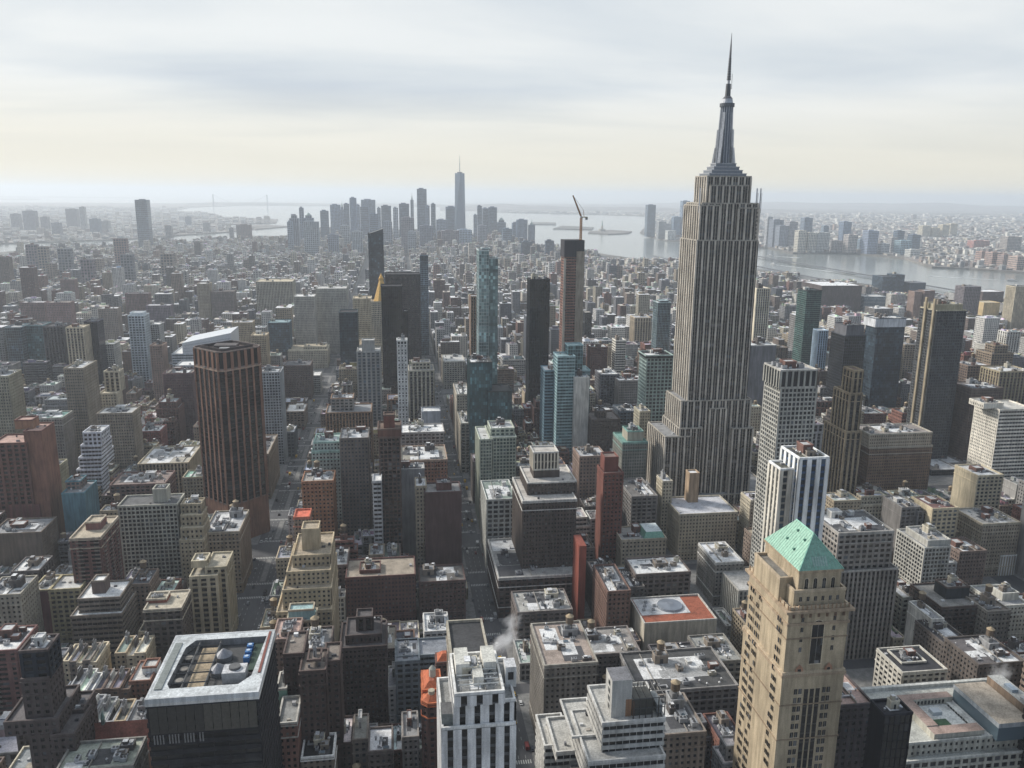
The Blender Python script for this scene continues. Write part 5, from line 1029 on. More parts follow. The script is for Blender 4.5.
def red_gable():
    x0, z = atY(92, 752, 352); x1, _ = atY(147, 752, 352); Y = 352; D = 16
    root = thing('chapel', 'brick chapel with a steep dull red pitched roof, bottom left', 'chapel', ((x0+x1)/2, Y+D/2, 0)); o = (root.location.x, root.location.y, 0); b = MB()
    b.box(x0,x1,Y,Y+D,0,z,(.22,.13,.10)); b.build('wall', root, o); b = MB(); e = .8
    A, B_, C_, D_ = (x0-e,Y-e,z),(x1+e,Y-e,z),(x1+e,Y+D+e,z),(x0-e,Y+D+e,z); R1, R2 = (x0-e,Y+D/2,z+9),(x1+e,Y+D/2,z+9); rc = (.20,.075,.055)
    for q in ([A,B_,R2,R1],[C_,D_,R1,R2],[A,R1,D_],[B_,C_,R2]): b.poly(q, rc, 'roof')
    b.build('roof', root, o); b = MB(); b.cyl(x0+3,Y+D/2,z+6,z+11,.9,(.24,.32,.28),'metal',n=8); b.cyl(x0+3,Y+D/2,z+11,z+15,1.1,(.24,.36,.31),'metal',0,n=8); b.build('turret', root, o)
    for k in range(5):
        w_ = MB(); xx = x0+(x1-x0)*(k+.5)/5; w_.box(xx-.9,xx+.9,Y-.08,Y+.1,z*.4,z*.85,GL['k'],'glass'); w_.build('window', root, o)
    FOOT.append((x0,x1,Y,Y+D)); CAPS.append((92,147,765,Y))
red_gable()
B('apartment_block', 'flat-roofed grey block with planters along the bottom left edge of the photo', 56,133,770,322,18,768,(.2,.19,.17),'punch','k', n=6, roof=(.34,.36,.30), bulk=False)
townhouse_row(347,415,691,441,5,['white','pale','grey','dkbrown'],['white','pale'],'the snowy row below the red-brown house',725,56)
townhouse_row(320,368,745,372,3,['greybrown','dkbrown'],['pale','grey'],'the row beside the twin-shafted tower',768,57)
B('townhouse', 'house with a cross-shaped white roof and round vent, bottom centre-left', 369,392,752,362,18,768,(.13,.11,.10),'punch','k', n=1, roof=(.68,.68,.68), bulk=False, cat='townhouse')
B('townhouse', 'tall narrow grey house right of the cross-shaped white roof', 403,418,738,370,20,768,(.24,.22,.2),'punch','k', n=2, roof='grey', cat='townhouse')
B('townhouse', 'small black-roofed house with a white rim, bottom centre-left', 302,333,758,350,16,768,(.18,.15,.12),'punch','k', n=2, roof='black', cornice='white', cat='townhouse')
B('office_block', 'low blue-grey glass-roofed block below the maroon brick block', 396,419,662,440,24,690,(.18,.2,.21),'wide','k', [(397,450,656,446,18,'band')], n=3, roof=(.26,.27,.29), bulk=False)
B('office_block', 'low building with crisp white roof below the maroon brick block', 425,449,632,500,24,650,(.40,.39,.37),'wide','k', n=3, roof=(.68,.68,.67))
B('apartment_block', 'red-brown brick house with green copper dormers right of the black glass slab', 278,296,724,350,20,768,(.19,.105,.085),'punch','k', [(277,286,690,372,14,'blank',(.22,.38,.31),0)], n=2, roof=(.25,.25,.24), cornice=(.42,.40,.36))
def tiled_tower():
    Y = 352; x0, z = atY(422, 706, Y); x1, _ = atY(442, 706, Y); c, w = (x0+x1)/2, (x1-x0)/2
    oc = [(c+w*cos(pi/8+pi/4*i), Y+w+w*sin(pi/8+pi/4*i)) for i in range(8)]
    root = building('brick_tower', 'dark brick tower with octagonal orange tiled roof, bottom centre', [(oc, z, 'punch'), ((c-w*.8,c+w,Y+2*w,Y+2*w+16), z+1.5, 'punch', None, 0)], (.085,.05,.045), 'punch', 'k', n=0, vb=768, roof=(.42,.13,.06), cornice=(.42,.13,.06))
    o = (root.location.x, root.location.y, 0); b = MB(); g_ = grow(oc, .6); b.prism(g_, z+.3, z+3.2, (.44,.13,.06), 'roof', (.44,.13,.06), grow(oc, -w*.55)); b.build('tiled_roof', root, o)
    b = MB(); yy = Y+2*w+8; q = rect(c-w*.8,c+w,Y+2*w,Y+2*w+16); b.prism(grow(q,.5), z+1.8, z+5, (.42,.12,.055), 'roof', (.3,.1,.06), grow(q,-3)); b.build('tiled_roof', root, o)
    b = MB(); b.cyl(c,Y+w,z+3.2,z+5,w*.35,(.38,.34,.26),'wall',n=8); b.cyl(c+1,yy-1,z+5,z+9,1.6,(.4,.38,.32),'wall',n=8); b.cyl(c+1,yy-1,z+9,z+11,1.8,(.3,.3,.26),'wall',0,n=8); b.build('cupola', root, o)
    h2 = z-6; xa, ya = gnd(437, 664, h2); q = rect(xa,xa+8,ya,ya+9)
    r2 = building('brick_tower', 'smaller brick tower with orange tiled hip roof behind the octagonal one', [(q, h2, 'punch')], (.10,.06,.05), 'punch', 'k', n=0, vb=664, roof=(.42,.13,.06))
    b = MB(); b.prism(grow(q,.6), h2+.3, h2+4, (.46,.13,.06), 'roof', (.42,.12,.06), grow(q,-3)); b.build('tiled_roof', r2, (r2.location.x, r2.location.y, 0))
tiled_tower()
# ---- lower right: big store with the glazed courtyard
def courtyard_block():
    h = 46; x0, x1, Y0_, Y1_ = 229, 320, 327, 378
    root = building('department_store', 'vast pale stone block with courtyard, glass-walled hall and flat tan roofs, bottom right', [((x0,x1,Y0_,Y1_), h-7, 'biggrid'), ((x0+2,x1-2,Y0_+4,Y1_-2), h, 'punch')], (.42,.40,.34), 'biggrid', 'd', roof=(.42,.42,.38), n=0, vb=768, cornice=(.5,.49,.44))
    o = (root.location.x, root.location.y, 0)
    def q(nm, a, b_, c, d, z0, z1, col_, m_='wall', top=None): b = MB(); b.box(a,b_,c,d,z0,z1,col_,m_,top); return b.build(nm, root, o)
    pk = (.34,.25,.21); w_ = (.40,.38,.32)
    q('roof_wing', 247,276,359,364,h,h+4,w_,top=pk); q('roof_wing', 247,253,338,359,h,h+4,w_,top=pk); q('roof_wing', 247,274,332,338,h,h+3.5,w_,top=pk)
    q('courtyard_floor', 253.2,272,338.2,358.8,h,h+.3,(.62,.62,.58),'roof'); q('planting', 256,263,341,346,h+.3,h+1.2,(.04,.09,.045),'roof'); q('skylight', 259,264,350,354,h+.3,h+2.2,(.3,.33,.35),'curtain')
    q('white_roof', 272.5,277,331,366,h,h+1.2,(.66,.65,.60),'roof'); q('glass_hall', 277.5,295,327.5,361,h,h+7.5,(.10,.15,.18),'glass'); q('hall_roof', 277.2,295.3,327.2,361.3,h+7.5,h+10,(.36,.38,.39),'wall',(.40,.34,.27))
    q('brown_wing', 297,305,330,362,h,h+13,(.19,.14,.10),top=(.36,.36,.34)); q('long_parapet', 231,318,374,376,h+.02,h+2,(.45,.45,.42)); q('plant_box', 298,303,336,340,h+13,h+15,(.4,.41,.42),'metal'); q('plant_box', 298.5,302,346,352,h+13,h+14.6,(.3,.36,.42),'metal')
    for k in range(9): b = MB(); xx = 254+2*k; b.box(xx,xx+1.1,358.85,358.98,h+.9,h+2.9,GL['k'],'curtain'); b.build('window', root, o)
    for k in range(9): b = MB(); yy = 340+2*k; b.box(272.02,272.4,yy,yy+1.1,h+.2,h+1.0,GL['k'],'curtain'); b.build('window', root, o)
courtyard_block()
B('office_block', 'dark flat-roofed block with pink terrace beside the slim black glass tower', 838,872,706,300,26,768,(.07,.06,.06),'punch','k', n=2, roof=(.42,.30,.26), bulk=False)
B('loft_building', 'white loft building with blank upper wall in the right foreground', 925,950,548,525,34,598,(.40,.39,.35),'grid','k', [(928,950,541,528,26,'blank')], n=2, roof='grey')
B('loft_building', 'wide dark brown loft block with a black cube on its roof', 942,988,607,470,34,650,(.085,.065,.055),'wide','k', [(947,969,588,482,12,'blank',(.035,.04,.045))], n=3, roof=(.25,.24,.22))
B('loft_building', 'narrow white loft tower with a copper-topped tank left of the wide dark brown loft', 932,943,620,452,24,655,(.55,.53,.48),'wide','k', n=1, roof='grey', tank=True, side='blank')
B('loft_building', 'building with white cornice and black roof in front of the narrow white loft tower', 903,946,672,405,26,690,(.42,.40,.35),'wide','k', [(902,925,663,414,14,'blank',(.4,.37,.3))], n=2, roof=(.04,.04,.045))
B('loft_building', 'dark brick loft with slanting black roof right of the white-corniced building', 952,978,650,425,36,690,(.11,.095,.085),'punch','k', n=2, roof=(.05,.05,.055))
B('loft_building', 'low brick building with two round tanks at the right edge', 979,1024,664,400,30,700,(.10,.085,.075),'punch','k', n=4, roof=(.12,.11,.11), tank=True)
B('loft_building', 'pale stucco building with stepped gable near the right edge', 1000,1028,606,480,30,640,(.46,.45,.40),'punch','k', [(1003,1018,594,488,12,'blank')], n=2, roof='grey')
B('loft_building', 'white chimney-like slab rising at the right edge', 1001,1016,556,580,18,590,(.50,.50,.48),'blank','k', n=0, roof='grey')
B('loft_building', 'low loft with bright roof and vent row right of the stepped grey office block', 903,925,598,500,30,620,(.30,.29,.24),'wide','k', n=4, roof='pale')
B('loft_building', 'cream-sided narrow block in the middle of the right side lofts', 902,920,508,600,26,545,(.17,.16,.15),'wide','k', n=2, side='blank', roof='grey')
B('loft_building', 'block with cream blank wall and blue-grey annex in the right side lofts', 933,958,509,590,28,548,(.42,.36,.25),'wide','b', n=2, side='blank', roof=(.18,.1,.09))
B('loft_building', 'tan seven-storey stone loft with snowy roof toward the right edge', 983,1020,524,580,34,550,(.27,.235,.18),'dense','k', n=4, roof=(.4,.38,.35), cornice=(.36,.32,.25))
B('loft_building', 'grey ribbed loft right of the narrow cream-sided block', 918,932,512,598,26,550,(.15,.15,.155),'widerib','k', n=1, roof='dkgrey')
B('loft_building', 'brownish low loft below the tan seven-storey stone loft', 960,986,552,560,26,570,(.17,.13,.11),'dense','k', n=3, roof='brown')
B('loft_building', 'square loft with round tank and cream bulkhead right of the brownish low loft', 988,1010,612,460,22,640,(.22,.2,.17),'punch','k', n=3, roof='greybrown', tank=True)

# ------------------------------------------------------------------ far landmarks
ST['far'] = (9,9,.3,.3,'P'); ST['farg'] = (8,10,.12,.25,'G'); ST['farr'] = (8,12,.45,.3,'R')
def spire_tower():
    """the tallest downtown tower: a square base twisting into a rotated square top, ring and spire"""
    x0, z = atY(455.2, 173, 5300); x1, _ = atY(465, 173, 5300); c = (x0+x1)/2; cy = 5331; s = (x1-x0)/2*.98
    root = thing('spire_skyscraper', 'tallest tapering glass tower with a needle spire in the distant downtown cluster', 'skyscraper', (c, cy, 0)); b = MB(); sb = s*1.12
    base = [(-sb,-sb),(sb,-sb),(sb,sb),(-sb,sb)]; top = [(0,-s),(s,0),(0,s),(-s,0)]; zb = 58; g = (.13,.18,.24)
    b.box(-sb,sb,-sb,sb,0,zb,(.22,.26,.30),'glass')
    for i in range(4):
        j = (i+1)%4; t0, t1 = top[i], top[j]
        b.poly([(*base[i],zb),(*base[j],zb),(*t0,z)] if False else [(*base[i],zb),(*base[j],zb),((top[i][0]+0),top[i][1],z)], g, 'glass')
        b.poly([(*base[j],zb),(*top[j],z),(*top[i],z)], g, 'glass')
    b.poly([(*p,z) for p in top], g, 'roof'); b.build('glass_shaft', root); r = MB(); r.cyl(0,0,z,z+7,s*.55,(.15,.16,.18),'metal',n=16); r.build('ring', root)
    _, zt = atY(459.3, 155, 5331); r = MB(); r.cyl(0,0,z+5,z+60,2.6,(.3,.32,.35),'metal',2.,n=8); r.cyl(0,0,z+60,zt,1.8,(.3,.32,.35),'metal',.6,n=8); r.build('spire', root)
    FOOT.append((c-40,c+40,cy-40,cy+40)); ALL.append((root, z, cy))
spire_tower()
DT = [ # left, right, top, distance, tone, style, crown
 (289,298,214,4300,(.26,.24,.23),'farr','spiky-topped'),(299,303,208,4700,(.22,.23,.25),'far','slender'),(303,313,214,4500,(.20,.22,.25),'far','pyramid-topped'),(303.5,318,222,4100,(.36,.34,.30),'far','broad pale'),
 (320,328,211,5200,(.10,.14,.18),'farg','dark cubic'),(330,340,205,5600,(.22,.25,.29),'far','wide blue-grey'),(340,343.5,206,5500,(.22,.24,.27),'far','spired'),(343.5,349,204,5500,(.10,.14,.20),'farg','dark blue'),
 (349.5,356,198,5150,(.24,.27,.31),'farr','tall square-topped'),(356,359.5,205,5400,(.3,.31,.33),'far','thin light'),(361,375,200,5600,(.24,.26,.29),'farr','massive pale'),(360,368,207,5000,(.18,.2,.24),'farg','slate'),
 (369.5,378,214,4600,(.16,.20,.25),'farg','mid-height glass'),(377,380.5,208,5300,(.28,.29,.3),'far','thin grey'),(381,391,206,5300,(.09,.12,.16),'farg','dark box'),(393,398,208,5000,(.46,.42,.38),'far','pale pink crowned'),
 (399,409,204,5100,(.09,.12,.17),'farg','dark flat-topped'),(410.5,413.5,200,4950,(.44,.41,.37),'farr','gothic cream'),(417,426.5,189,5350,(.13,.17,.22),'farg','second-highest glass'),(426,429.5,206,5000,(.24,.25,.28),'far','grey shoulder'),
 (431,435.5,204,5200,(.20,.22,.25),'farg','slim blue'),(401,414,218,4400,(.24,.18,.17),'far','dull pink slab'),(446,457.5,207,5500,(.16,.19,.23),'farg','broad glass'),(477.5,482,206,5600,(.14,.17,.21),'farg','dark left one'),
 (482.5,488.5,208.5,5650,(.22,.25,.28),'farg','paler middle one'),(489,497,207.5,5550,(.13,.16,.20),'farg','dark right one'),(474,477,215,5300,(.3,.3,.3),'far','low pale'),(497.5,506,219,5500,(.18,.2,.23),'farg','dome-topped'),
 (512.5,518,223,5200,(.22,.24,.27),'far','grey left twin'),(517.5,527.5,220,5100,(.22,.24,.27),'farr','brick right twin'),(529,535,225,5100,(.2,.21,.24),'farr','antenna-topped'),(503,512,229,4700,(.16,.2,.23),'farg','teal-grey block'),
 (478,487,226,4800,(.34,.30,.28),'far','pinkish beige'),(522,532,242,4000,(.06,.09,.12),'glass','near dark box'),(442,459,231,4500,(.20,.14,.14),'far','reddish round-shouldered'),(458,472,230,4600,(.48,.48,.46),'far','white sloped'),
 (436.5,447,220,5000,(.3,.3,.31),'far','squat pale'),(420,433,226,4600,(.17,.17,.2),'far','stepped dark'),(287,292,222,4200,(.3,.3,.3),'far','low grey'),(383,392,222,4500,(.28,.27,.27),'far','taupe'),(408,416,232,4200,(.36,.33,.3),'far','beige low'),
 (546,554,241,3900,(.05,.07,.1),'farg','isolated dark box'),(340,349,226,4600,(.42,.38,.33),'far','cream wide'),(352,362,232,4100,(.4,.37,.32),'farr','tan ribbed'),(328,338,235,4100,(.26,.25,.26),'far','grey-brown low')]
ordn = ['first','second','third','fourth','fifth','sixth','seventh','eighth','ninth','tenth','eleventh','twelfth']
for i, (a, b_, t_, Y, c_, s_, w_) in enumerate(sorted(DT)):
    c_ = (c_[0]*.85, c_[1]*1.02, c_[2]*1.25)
    x0, z = atY((a+b_)/2, t_, Y); xa, _ = atY(a, t_, Y); xb, _ = atY(b_, t_, Y); up = []
    tr = [((xa,xb,Y,Y+max(30,(xb-xa)*.8)), z, s_)]
    if 'pyramid' in w_ or 'spire' in w_ or 'spiky' in w_ or 'dome' in w_: tr = [((xa,xb,Y,Y+40), z-22, s_), ((xa+(xb-xa)*.2,xb-(xb-xa)*.2,Y+8,Y+32), z-8, s_)]
    side_ = 'left' if a < 400 else ('middle' if a < 470 else 'right')
    near = i % 12
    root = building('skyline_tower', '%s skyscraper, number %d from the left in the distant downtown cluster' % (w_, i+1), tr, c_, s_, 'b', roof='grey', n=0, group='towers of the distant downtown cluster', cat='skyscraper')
    zt = tr[-1][1]
    cr = MB(); cx_ = 0; w2 = (xb-xa)*.3
    if 'pyramid' in w_ or 'dome' in w_ : cr.cyl(0,20-max(30,(xb-xa)*.8)/2,zt,zt+16,w2*1.1,(.22,.30,.28),'metal',w2*.2 if 'dome' in w_ else 0,n=8)
    elif 'spire' in w_ or 'gothic' in w_ or 'antenna' in w_: cr.cyl(0,0,zt,zt+26,w2,(.30,.36,.34),'metal',1.2,n=6); cr.cyl(0,0,zt+26,zt+42,1,(.3,.3,.3),'metal',.4,n=5)
    else: cr.box(-w2,w2*.6,-8,8,zt,zt+7,tuple(q*.8 for q in c_))
    cr.build('crown', root)
def far_tower(name, label, group, a, b_, t_, pb, col_, st='far', Y=None, base=None):
    if Y is None: _, Y = gnd((a+b_)/2, pb)
    xa, z = atY(a, t_, Y); xb, _ = atY(b_, t_, Y)
    r_ = building(name, label, [((xa,xb,Y,Y+max(24,min(60,(xb-xa)))), z, st)], col_, st, 'b', roof='pale', n=0, group=group, cat='high-rise'); cr = MB(); w2 = (xb-xa)*.25; cr.box(-w2,w2,-7,7,z,z+5,tuple(q*.8 for q in col_)); cr.build('bulkhead', r_)
far_tower('waterfront_tower', 'tallest lone glass tower on the far bank, left of the limestone skyscraper', None, 648,656,205,237,(.16,.22,.30),'farg')
far_tower('waterfront_tower', 'lone dark glass high-rise with pale east side above the eastern shore, upper left', None, 134.5,146.5,200,240,(.12,.16,.22),'farg', 4640)
JC = [(659,666,222,239,(.3,.3,.3)),(674,681,217,238,(.18,.25,.33)),(683,690,201,238,(.18,.24,.32)),(666,671,224,239,(.4,.4,.4)),(668,676,231,240,(.6,.58,.54)),
 (768,773,217,246,(.42,.42,.42)),(774,784,220,247,(.22,.24,.28)),(780,789,226,248,(.22,.24,.28)),(790,798,222,248,(.30,.29,.30)),(799,807,231,252,(.50,.46,.38)),(805,813,218,247,(.2,.24,.3)),(809,817,233,252,(.48,.45,.38)),
 (818,830,233,252,(.40,.40,.38)),(824,829,226,246,(.2,.25,.3)),(835,843,241,252,(.3,.28,.28)),(844,852,222,247,(.17,.22,.30)),(849,858,235,253,(.40,.36,.33)),(860,868,240,252,(.2,.26,.32)),(869,879,231,254,(.24,.28,.36)),(882,890,244,254,(.44,.44,.44)),
 (892,898,238,253,(.36,.34,.33)),(898,905,231,252,(.13,.17,.23)),(901,912,241,255,(.26,.36,.40)),(913,921,235,252,(.12,.16,.22)),(911,920,250,257,(.52,.52,.48)),(923,931,226,238,(.52,.47,.36)),(933,940,228,238,(.52,.46,.34)),(943,950,225,238,(.54,.47,.34)),(951,958,224,237,(.54,.47,.34)),
 (974,990,241,248,(.42,.20,.17)),(1008,1022,237,252,(.34,.30,.27)),(993,1003,253,266,(.34,.24,.2)),(1004,1012,255,267,(.30,.22,.19)),(982,990,252,264,(.36,.25,.21)),(1018,1030,257,270,(.42,.32,.27))]
for i, (a, b_, t_, pb, c_) in enumerate(JC):
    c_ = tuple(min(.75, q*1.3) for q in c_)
    lum = sum(c_)/3; w_ = 'cream' if c_[0] > c_[2]*1.2 and lum > .33 else ('brick-coloured' if c_[0] > c_[2]*1.3 else ('pale grey' if lum > .35 else 'blue-grey'))
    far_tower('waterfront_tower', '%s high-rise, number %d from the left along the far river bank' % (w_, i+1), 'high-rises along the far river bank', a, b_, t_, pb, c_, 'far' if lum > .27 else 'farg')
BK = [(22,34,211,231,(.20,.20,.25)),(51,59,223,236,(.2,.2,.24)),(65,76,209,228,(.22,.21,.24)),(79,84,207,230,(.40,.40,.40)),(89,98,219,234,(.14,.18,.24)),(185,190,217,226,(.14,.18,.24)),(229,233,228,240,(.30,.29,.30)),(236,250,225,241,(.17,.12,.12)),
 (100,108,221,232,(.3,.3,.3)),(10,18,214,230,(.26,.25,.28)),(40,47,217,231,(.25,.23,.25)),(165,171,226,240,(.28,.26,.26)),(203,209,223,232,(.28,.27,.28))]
for i, (a, b_, t_, pb, c_) in enumerate(sorted(BK)):
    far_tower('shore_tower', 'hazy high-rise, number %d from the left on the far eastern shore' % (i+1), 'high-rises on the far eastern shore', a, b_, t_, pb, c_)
EST = [(25,36,245,3050),(37,46,247,3000),(57,70,249,2950),(80,92,260,2600),(113,126,239,3300),(120,132,255,2800),(160,172,254,2900),(20,44,303,1750),(46,70,303,1700),(98,117,309,1600),(125,148,294,1850),(146,170,306,1700),(60,74,280,2150)]
EC = [((.20,.14,.13),'brick-brown'),((.19,.16,.18),'dusty violet'),((.25,.21,.18),'taupe'),((.24,.16,.15),'dull rose'),((.17,.18,.20),'slate grey')]
for i, (a, b_, t_, Y) in enumerate(sorted(EST)):
    c_, w_ = EC[i % 5]; x0, z = atY(a, t_, Y); x1, _ = atY(b_, t_, Y)
    r_ = building('housing_slab', '%s housing slab, number %d from the left among those in the upper left city' % (w_, i+1), [((x0,x1,Y,Y+22), z, 'far' if Y > 2200 else 'punch')], c_, 'punch', 'b', n=1, group='housing slabs in the upper left city', cat='apartment block', vb=t_+12)

# ------------------------------------------------------------------ the rest of the city
for ax, hw, ys in ((-127,10,range(545,1600,24)), (52,9,range(440,1500,26))):
    for y in ys:
        a, b_ = proj(ax-hw, y, 0), proj(ax+hw, y, 0); CAPS.append((min(a[0], b_[0])+1, max(a[0], b_[0])-1, (a[1]+b_[1])/2+1, y))
# the rivers stay in sight over the low waterfront
for a_, b_, v_ in ((535,560,244),(560,600,250),(600,680,258),(752,800,272),(800,860,280),(860,930,286),(930,1000,292),(1000,1060,298),(205,288,236)): CAPS.append((a_, b_, v_, 1e6))
def limit(x0, x1, y0, y1, h):
    for _ in range(2):
        q = [proj(x, y, h) for x in (x0, x1) for y in (y0, y1)]; a = min(p[0] for p in q); b_ = max(p[0] for p in q); t_ = min(p[1] for p in q)
        done = True
        for (c0, c1, vb, Y) in CAPS:
            if Y > y0+1 and c0 < b_-.5 and c1 > a+.5 and t_ < vb: 
                z = min(atY(a, vb, y1)[1], atY(b_, vb, y1)[1]); 
                if z < h: h = z; done = False; t_ = vb
        if done: break
    return h
def clash(x0, x1, y0, y1, m_=.8):
    for f in FOOT:
        if x0 < f[1]+m_ and x1 > f[0]-m_ and y0 < f[3]+m_ and y1 > f[2]-m_: return True
    return False
WC = [((.115,.065,.055),'dark red-brown'),((.18,.09,.07),'red brick'),((.13,.10,.085),'brown'),((.20,.155,.125),'grey-brown'),((.30,.25,.18),'tan'),((.38,.34,.26),'cream'),((.25,.24,.23),'grey'),((.36,.35,.33),'pale grey'),((.085,.075,.07),'charcoal'),((.26,.16,.11),'orange-brown'),((.15,.15,.16),'slate'),((.50,.48,.43),'whitish'),((.19,.19,.19),'smoke grey')]
WW = [9,6,9,12,11,11,10,11,6,3,6,8,8]
RC = [((.60,.60,.60),'white roof'),((.40,.40,.40),'light grey roof'),((.24,.24,.25),'grey roof'),((.10,.10,.105),'dark roof'),((.045,.045,.05),'black roof'),((.33,.29,.23),'tan roof'),((.17,.15,.14),'brown roof')]
RW = [32,22,13,11,9,7,6]
REFS = [(226,420,'the rust brown tower'),(210,720,'the black glass slab'),(475,740,'the white-piered tower'),(790,640,'the copper-roofed tower'),(715,400,'the limestone skyscraper'),(549,540,'the colonnaded tower'),(612,520,'the slender red brick tower'),(680,605,'the rust-red roof'),
 (708,550,'the large cream block'),(785,430,'the tall pale stone slab'),(812,500,'the white blue-striped tower'),(858,600,'the stepped grey office block'),(900,460,'the brown hotel'),(985,440,'the cream striped slab'),(380,600,'the wide red-brown apartment house'),(305,570,'the tan ziggurat'),
 (318,505,'the orange brick tower'),(147,535,'the broad cream slab'),(98,450,'the white terraced building'),(36,700,'the dark stepped tower with glazed penthouse'),(205,610,'the cream art deco tower'),(96,625,'the grey-brown ziggurat'),(85,560,'the red-brown balcony slab'),(162,630,'the red-bulkhead brown block'),
 (390,480,'the gridded brown tower'),(443,535,'the dark maroon slab'),(424,490,'the terracotta block'),(355,480,'the blue-windowed grey slab'),(500,460,'the greenish cream block'),(504,530,'the pale stone palazzo'),(630,730,'the stepped pale office block'),(565,700,'the arched-window tan block'),
 (688,720,'the long dark loft block'),(340,680,'the dark stepped house'),(432,690,'the orange-tiled tower'),(965,630,'the black-cubed brown loft'),(938,640,'the narrow white loft tower'),(935,560,'the white blank-walled loft'),(1000,540,'the tan snowy-roofed loft'),(20,470,'the orange-red tower'),
 (105,490,'the teal clad block'),(160,465,'the wide cream low block'),(268,420,'the square-windowed grey tower'),(940,710,'the vast courtyard block'),(890,740,'the slim black tower'),(370,700,'the snowy townhouse row'),(642,550,'the copper mansard'),(835,450,'the slim stepped tan tower')]
USED = set()
def auto_label(x, y, h, w, wn, rn, tank, tiers):
    p = proj(x, y, h); size = 'low' if h < 22 else ('mid-height' if h < 45 else 'tall'); width = 'narrow' if w < 13 else ('wide' if w > 26 else '')
    rs = sorted(REFS, key=lambda r: (r[0]-p[0])**2+(r[1]-p[1])**2)
    def opts():
        for k in range(8):
            r = rs[k]; dx, dy = r[0]-p[0], r[1]-p[1]; near = 'just ' if dx*dx+dy*dy < 45**2 else ''
            rel = ('left of' if dx > 0 else 'right of') if abs(dx) > abs(dy)*1.1 else ('behind' if dy > 0 else 'in front of')
            for ex in (('' , '') if False else (' and water tank' if tank else '', ' and setback' if tiers > 1 else ''), (' and water tank' if tank else '', ''), ('', '')):
                for wd in (width, ''):
                    yield ' '.join((' '.join(q for q in (size, wd, wn) if q)+' block with '+rn+ex[0]+ex[1]+', '+near+rel+' '+r[2]).split())
    for t in opts():
        if t not in USED and len(t.split()) <= 16: USED.add(t); return t
    return t
S1 = MB()     # the mass of the near city
def add_fill(mb, x0, x1, y0, y1, h, wc, rc, r, lod, st=None):
    if lod == 0:
        for e, (p, q) in enumerate((((x0,y0),(x1,y0)), ((x1,y0),(x1,y1)), ((x1,y1),(x0,y1)), ((x0,y1),(x0,y0)))):
            if e == 2 or (e in (1, 3) and r.random() < .3): mb.poly([(*p,0),(*q,0),(*q,h),(*p,h)], wc)
            else: facade(mb, mb, p, q, 0, h, st, wc, GL['k'], tuple(a*.6 for a in wc))
        pts = rect(x0,x1,y0,y1)
        if h > 16: ring(mb, pts, h-5.6, h-5.1, .72, .3, tuple(min(.6, a*1.25) for a in wc))
        mb.poly([(*p, h-.9) for p in pts] if False else [(*p, h) for p in pts], rc, 'roof'); ring(mb, pts, h+.02, h+1.1, .5, -.2, tuple(min(.6, a*1.2) for a in wc))
    else:
        bay, fl = (4, 3.6) if lod == 1 else (7, 7); w = x1-x0; d = y1-y0; nf = h/fl
        def side(p, q, L_):
            mb.poly([(*p,0),(*q,0),(*q,h),(*p,h)], wc, 'facade', [(0,0),(round(L_/bay),0),(round(L_/bay),nf),(0,nf)])
        side((x0,y0),(x1,y0),w); side((x1,y0),(x1,y1),d); side((x0,y1),(x0,y0),d)
        mb.poly([(x1,y1,0),(x0,y1,0),(x0,y1,h),(x1,y1,h)], wc)
        mb.poly([(x0,y0,h),(x1,y0,h),(x1,y1,h),(x0,y1,h)], rc, 'roof')
    # roof furniture
    w, d = x1-x0, y1-y0
    if w < 5 or d < 6: return
    nb_ = (2 if lod == 0 else 1)+(1 if w > 20 else 0)
    for k in range(nb_):
        bw, bd, bh = w*r.uniform(.15,.4), d*r.uniform(.15,.35), r.uniform(2.2,5)*(1 if h > 18 else .7); bx, by = r.uniform(x0+.6,x1-bw-.6), r.uniform(y0+.8,y1-bd-.8)
        mb.box(bx,bx+bw,by,by+bd,h+.01,h+bh,tuple(a*r.uniform(.8,1.3) for a in wc),'wall',r.choice(RC)[0])
    if lod == 0:
        for k in range(r.randint(4, 9)):
            s = r.uniform(.6,1.8); bx, by = r.uniform(x0+1,x1-1-s), r.uniform(y0+1,y1-1-s); mb.box(bx,bx+s,by,by+s*r.uniform(.6,1.4),h+.02,h+r.uniform(.5,1.8),r.choice([(.4,.4,.4),(.1,.1,.1),(.6,.6,.58),(.2,.18,.16)]),'metal')
        if h > 24 and r.random() < .38:
            bx, by = r.uniform(x0+3,x1-3), r.uniform(y0+3,y1-3)
            for a in (-1, 1):
                for c_ in (-1, 1): mb.box(bx+a*1.3-.15,bx+a*1.3+.15,by+c_*1.3-.15,by+c_*1.3+.15,h,h+3,(.05,.05,.05),'metal')
            mb.cyl(bx,by,h+3,h+6.6,2.,(.17,.13,.09),'wall',n=10); mb.cyl(bx,by,h+6.6,h+8,2.2,(.3,.24,.16),'wall',0,n=10)
        if h > 20 and r.random() < .3: # low partition walls and skylights
            bx = r.uniform(x0+1,x1-2); mb.box(bx,bx+.3,y0+.6,y1-.6,h+.02,h+.9,tuple(a*1.1 for a in wc))
FST = ['punch','dense','wide','punch','widerib','grid','band','punch']
GEN = []
fr = random.Random(99)
